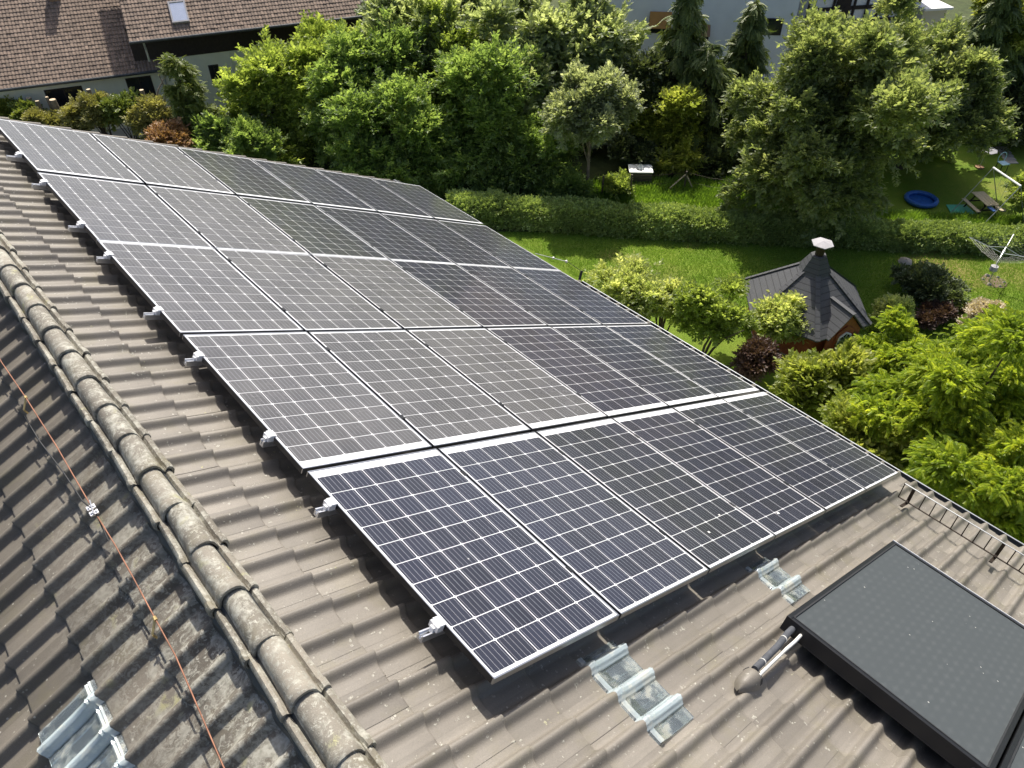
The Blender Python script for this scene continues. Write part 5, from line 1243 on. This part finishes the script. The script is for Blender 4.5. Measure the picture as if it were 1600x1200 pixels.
def neighbour():
    E1 = gp(0, 135, -10.2); E2 = gp(245, 105, -10.2); u = unit((E2 - E1) * [1, 1, 0]); v = np.array([-u[1], u[0], 0])
    if v[1] < 0: v = -v
    b = np.array([E2[0], E2[1], ZG]); r = empty('neighbour_house', b)
    def L(x, y, z): return u * x + v * y + np.array([0, 0, z])
    pit = R_(38); up = v * math.cos(pit) + np.array([0, 0, math.sin(pit)])
    zE = 2.8
    # lower main roof
    tile_roof('roof', r, L(-14, -.45, zE), L(.35, -.45, zE), up, 9.5, M['clay'], 7)
    w = MB(); w.extr([(0, 0), (7.2, 0), (7.2, zE + 5), (.3, zE - .1), (0, zE - .1)], lambda p, e: L((-13.6, 0.0)[e], p[0] + .1, p[1])); w.build('wall', M['plaster_dim'], parent=r)
    # right wing: white ground floor, dark timber upper band, higher roof
    w = MB(); w.extr([(0, 0), (11.5, 0), (11.5, 3.15), (0, 3.15)], lambda p, e: L(p[0] + .02, (0.12, 7.3)[e], p[1])); w.build('wall', M['plaster_dim'], parent=r)
    w = MB(); w.extr([(-.9, 3.15), (11.5, 3.15), (11.5, 4.75), (-.9, 4.75)], lambda p, e: L(p[0], (0.02, 7.3)[e], p[1])); w.build('timber_wall', M['wood_dark'], parent=r)
    A = gp(202, 66, ZG + 4.55) - b; D = gp(572, 28, ZG + 4.55) - b; off_ = A @ v
    tile_roof('roof', r, L(A @ u, off_, 4.55), L(D @ u, off_, 4.55), up, 9.2, M['clay'], 8)
    g = MB()
    for (x0, x1, yy, z) in ((-14, .35, -.53, zE - .02), (A @ u, D @ u, off_ - .08, 4.53)): g.tube([L(x0, yy, z), L(x1, yy, z)], .065, 8)
    g.build('gutter', M['zinc_dark'], parent=r)
    dp = MB(); dp.tube([L(.25, -.5, zE - .05), L(.2, .05, zE - .4), L(.2, .05, 0)], .04, 8); dp.tube([L(A @ u + .6, off_ - .05, 4.5), L(A @ u + .6, off_ + .15, 4.1), L(A @ u + .6, off_ + .15, 3.55)], .05, 8); dp.build('downpipe', M['zinc'], parent=r)
    dp = MB(); dp.tube([L(3.6, .05, 3.1), L(3.6, .05, 0)], .02, 6); dp.build('downpipe', M['plaster_dim'], parent=r)
    # windows
    for (x0, x1, z0, z1, nm) in ((-5.35, -3.65, .75, 2.35, 'window'), (-1.62, -.42, 1.2, 2.42, 'window'), (2.4, 2.9, 1.5, 2.55, 'window')):
        y = .10 if x0 < 0 else .12
        f = MB(); t = .06; f.box(x0, x1, -.02, 0.0, z0, z0 + t); f.box(x0, x1, -.02, 0, z1 - t, z1); f.box(x0, x0 + t, -.02, 0, z0 + t, z1 - t); f.box(x1 - t, x1, -.02, 0, z0 + t, z1 - t); f.box((x0 + x1) / 2 - .03, (x0 + x1) / 2 + .03, -.02, 0, z0 + t, z1 - t)
        f.v = [tuple(L(p[0], p[1] + y, p[2])) for p in f.v]; fo = f.build(nm, M['wood_dark'], parent=r)
        p = MB(); p.add([L(x0 + t, y - .012, z0 + t), L(x1 - t, y - .012, z0 + t), L(x1 - t, y - .012, z1 - t), L(x0 + t, y - .012, z1 - t)], [(0, 1, 2, 3)]); p.build('pane', M['winglass'], parent=fo)
    # skylight on the right wing roof, placed on its ray
    def onroof(px_, py_):
        n = unit(np.cross(u, up)); n = n if n[2] > 0 else -n; P0 = L(0, off_, 4.55) + b + n * .06; d = ray(px_, py_); return CAMC + d * (np.dot(P0 - CAMC, n) / np.dot(d, n)) - b, n
    c4 = [onroof(*q)[0] for q in ((262, 4), (289, 2), (297, 35), (269, 37))]; n = onroof(262, 4)[1]; cc = sum(c4) / 4
    wdt = abs((c4[1] - c4[0]) @ u); hgt = abs((c4[3] - c4[0]) @ up); f = MB()
    def Q(a, s, k): return cc + u * a + up * s + n * k
    w2, h2, t = wdt / 2, hgt / 2, .07
    for (a0, a1, s0, s1) in ((-w2, w2, -h2, -h2 + t), (-w2, w2, h2 - t, h2), (-w2, -w2 + t, -h2 + t, h2 - t), (w2 - t, w2, -h2 + t, h2 - t)):
        V = [Q(a0, s0, 0), Q(a1, s0, 0), Q(a1, s1, 0), Q(a0, s1, 0), Q(a0, s0, .1), Q(a1, s0, .1), Q(a1, s1, .1), Q(a0, s1, .1)]; f.add(V, [(0, 3, 2, 1), (4, 5, 6, 7), (0, 1, 5, 4), (1, 2, 6, 5), (2, 3, 7, 6), (3, 0, 4, 7)])
    s = f.build('skylight', M['parasol'], parent=r); p = MB(); p.add([Q(-w2 + t, -h2 + t, .06), Q(w2 - t, -h2 + t, .06), Q(w2 - t, h2 - t, .06), Q(-w2 + t, h2 - t, .06)], [(0, 1, 2, 3)]); p.build('pane', M['skyglass'], parent=s)
    # chimney standing just above the photo, its shadow falls on the lower roof
    def on1(px_, py_):
        n = unit(np.cross(u, up)); n = n if n[2] > 0 else -n; P0 = L(0, -.45, zE) + b + n * .06; d = ray(px_, py_); return CAMC + d * (np.dot(P0 - CAMC, n) / np.dot(d, n)) - b
    q = on1(84, -8); c = MB(); c.box(-.24, .24, -.24, .24, -.5, .85); c.v = [tuple(q + u * p[0] + v * p[1] + np.array([0, 0, p[2]])) for p in c.v]; c.build('chimney', M['brownblind'], parent=r)
    tag(r, 'neighbour house at the top left with brown tiled roofs, a skylight and cream walls', 'house')
neighbour()

# ================================================================== white building and timber framed house at the top
def plane_xz(px_, py_, P0, u):
    n = np.array([u[1], -u[0], 0]); d = ray(px_, py_); return CAMC + d * (np.dot(P0 - CAMC, n) / np.dot(d, n))
def white_building():
    P0 = gp(1100, 142); an = R_(-46); u = np.array([math.cos(an), math.sin(an), 0]); v = np.array([-u[1], u[0], 0])
    if v @ (P0 - CAMC) < 0: v = -v
    a = (plane_xz(945, 0, P0, u) - P0) @ u; e = (plane_xz(1248, 10, P0, u) - P0) @ u
    r = empty('white_building', P0)
    def L(x, y, z): return u * x + v * y + np.array([0, 0, z])
    w = MB(); w.extr([(a, 0), (e, 0), (e, 8.5), (a, 8.5)], lambda p, q: L(p[0], (0, 9)[q], p[1])); w.build('wall', M['plaster_white'], parent=r)
    rf = MB(); rf.extr([(-.6, 8.4), (4.5, 11.5), (9.6, 8.4), (9.6, 8.6), (4.5, 11.75), (-.6, 8.6)], lambda p, q: L((a - .4, e + .4)[q], p[0], p[1])); rf.build('roof', M['clay'], parent=r)
    def win(x0, y0, x1, y1, mat, nm='window', blind=None):
        A = plane_xz(x0, y0, P0, u) - P0; Bq = plane_xz(x1, y1, P0, u) - P0; xa, xb = A @ u, Bq @ u; z1, z0 = A[2], Bq[2]
        f = MB(); t = .07; 
        for (p, q, s, k) in ((xa, xb, z0, z0 + t), (xa, xb, z1 - t, z1), (xa, xa + t, z0 + t, z1 - t), (xb - t, xb, z0 + t, z1 - t)): f.box(p, q, -.04, .02, s, k)
        f.v = [tuple(L(*p)) for p in f.v]; fo = f.build(nm, M['wood_dark'], parent=r)
        g = MB(); g.box(xa + t, xb - t, -.015, -.01, z0 + t, z1 - t); g.v = [tuple(L(*p)) for p in g.v]; g.build('pane', M['winglass'], parent=fo)
        if blind:
            g = MB(); V = [L(xa, -.05, z1), L(xb, -.05, z1), L(xb, -.45, z0 + .35), L(xa, -.45, z0 + .35)]; V += [p + np.array([0, 0, .02]) - v * .01 for p in V]; g.add(V, [(0, 1, 2, 3), (7, 6, 5, 4), (0, 4, 5, 1), (1, 5, 6, 2), (2, 6, 7, 3), (3, 7, 4, 0)]); g.build('awning', M[blind], parent=fo)
    win(1186, 28, 1219, 55, None); win(1016, 18, 1046, 52, None, blind='orange'); win(1080, 38, 1106, 64, None, blind='brownblind')
    lp = MB(); q = plane_xz(1237, 22, P0, u) - P0; lp.tube([q, q - v * .12], .05, 8); lp.build('wall_lamp', M['black_rubber'], parent=r)
    tag(r, 'white rendered building with orange awnings at the top of the photo', 'building')
white_building()
def timber_house():
    P0 = gp(1370, 92); an = R_(-30); u = np.array([math.cos(an), math.sin(an), 0]); v = np.array([-u[1], u[0], 0])
    if v @ (P0 - CAMC) < 0: v = -v
    X = lambda x, y: plane_xz(x, y, P0, u) - P0
    a, e = X(1262, 10) @ u, X(1436, 5) @ u; r = empty('timber_framed_house', P0)
    def L(x, y, z): return u * x + v * y + np.array([0, 0, z])
    w = MB(); w.extr([(a, 0), (e, 0), (e, 7.5), (a, 7.5)], lambda p, q: L(p[0], (0, 8)[q], p[1])); w.build('wall', M['plaster_white'], parent=r)
    rf = MB(); rf.extr([(-.7, 7.4), (4, 11.5), (8.7, 7.4), (8.7, 7.6), (4, 11.75), (-.7, 7.6)], lambda p, q: L((a - .4, e + .4)[q], p[0], p[1])); rf.build('roof', M['clay'], parent=r)
    zs = [X(1390, 8)[2], X(1390, 29)[2]]; zt = zs[0] + (zs[0] - zs[1])
    for z in (zt, zs[0], zs[1]):
        m = MB(); m.beam(L(a, -.03, z), L(e, -.03, z), .08, .20); m.build('beam', M['wood_dark'], parent=r)
    for x in (1262, 1300, 1332, 1352, 1370, 1388, 1406, 1432):
        q = X(x, 18) @ u; m = MB(); m.beam(L(q, -.04, zs[1] - .6), L(q, -.04, 7.3), .20, .07); m.build('post', M['wood_dark'], parent=r)
    m = MB(); q = X(1415, 18) @ u; m.beam(L(q - .5, -.045, zs[1]), L(e - .15, -.045, zt), .2, .06); m.build('brace', M['wood_dark'], parent=r)
    m = MB(); m.box(*sorted((X(1308, 0) @ u, X(1331, 0) @ u)), -.06, -.02, zs[1], zt + 1); m.v = [tuple(L(*p)) for p in m.v]; m.build('window', M['wood_dark'], parent=r)
    tag(r, 'white house with dark timber framing behind the top of the largest tree', 'house')
    P1 = gp(1470, 95); r = empty('beige_outbuilding', P1); X1 = lambda x, y: plane_xz(x, y, P1, u) - P1; a, e = X1(1446, 10) @ u, X1(1482, 10) @ u; h = X1(1464, 14)[2]
    w = MB(); w.extr([(a, 0), (e, 0), (e, h), (a, h)], lambda p, q: L(p[0], (0, 4)[q], p[1])); w.build('wall', M['beige'], parent=r)
    w = MB(); w.extr([(a - .15, h), (e + .15, h), (e + .15, h + .12), (a - .15, h + .12)], lambda p, q: L(p[0], (-.3, 4.2)[q], p[1])); w.build('roof', M['white_paint'], parent=r); tag(r, 'small beige outbuilding with flat pale roof right of the timber framed house', 'shed')
timber_house()
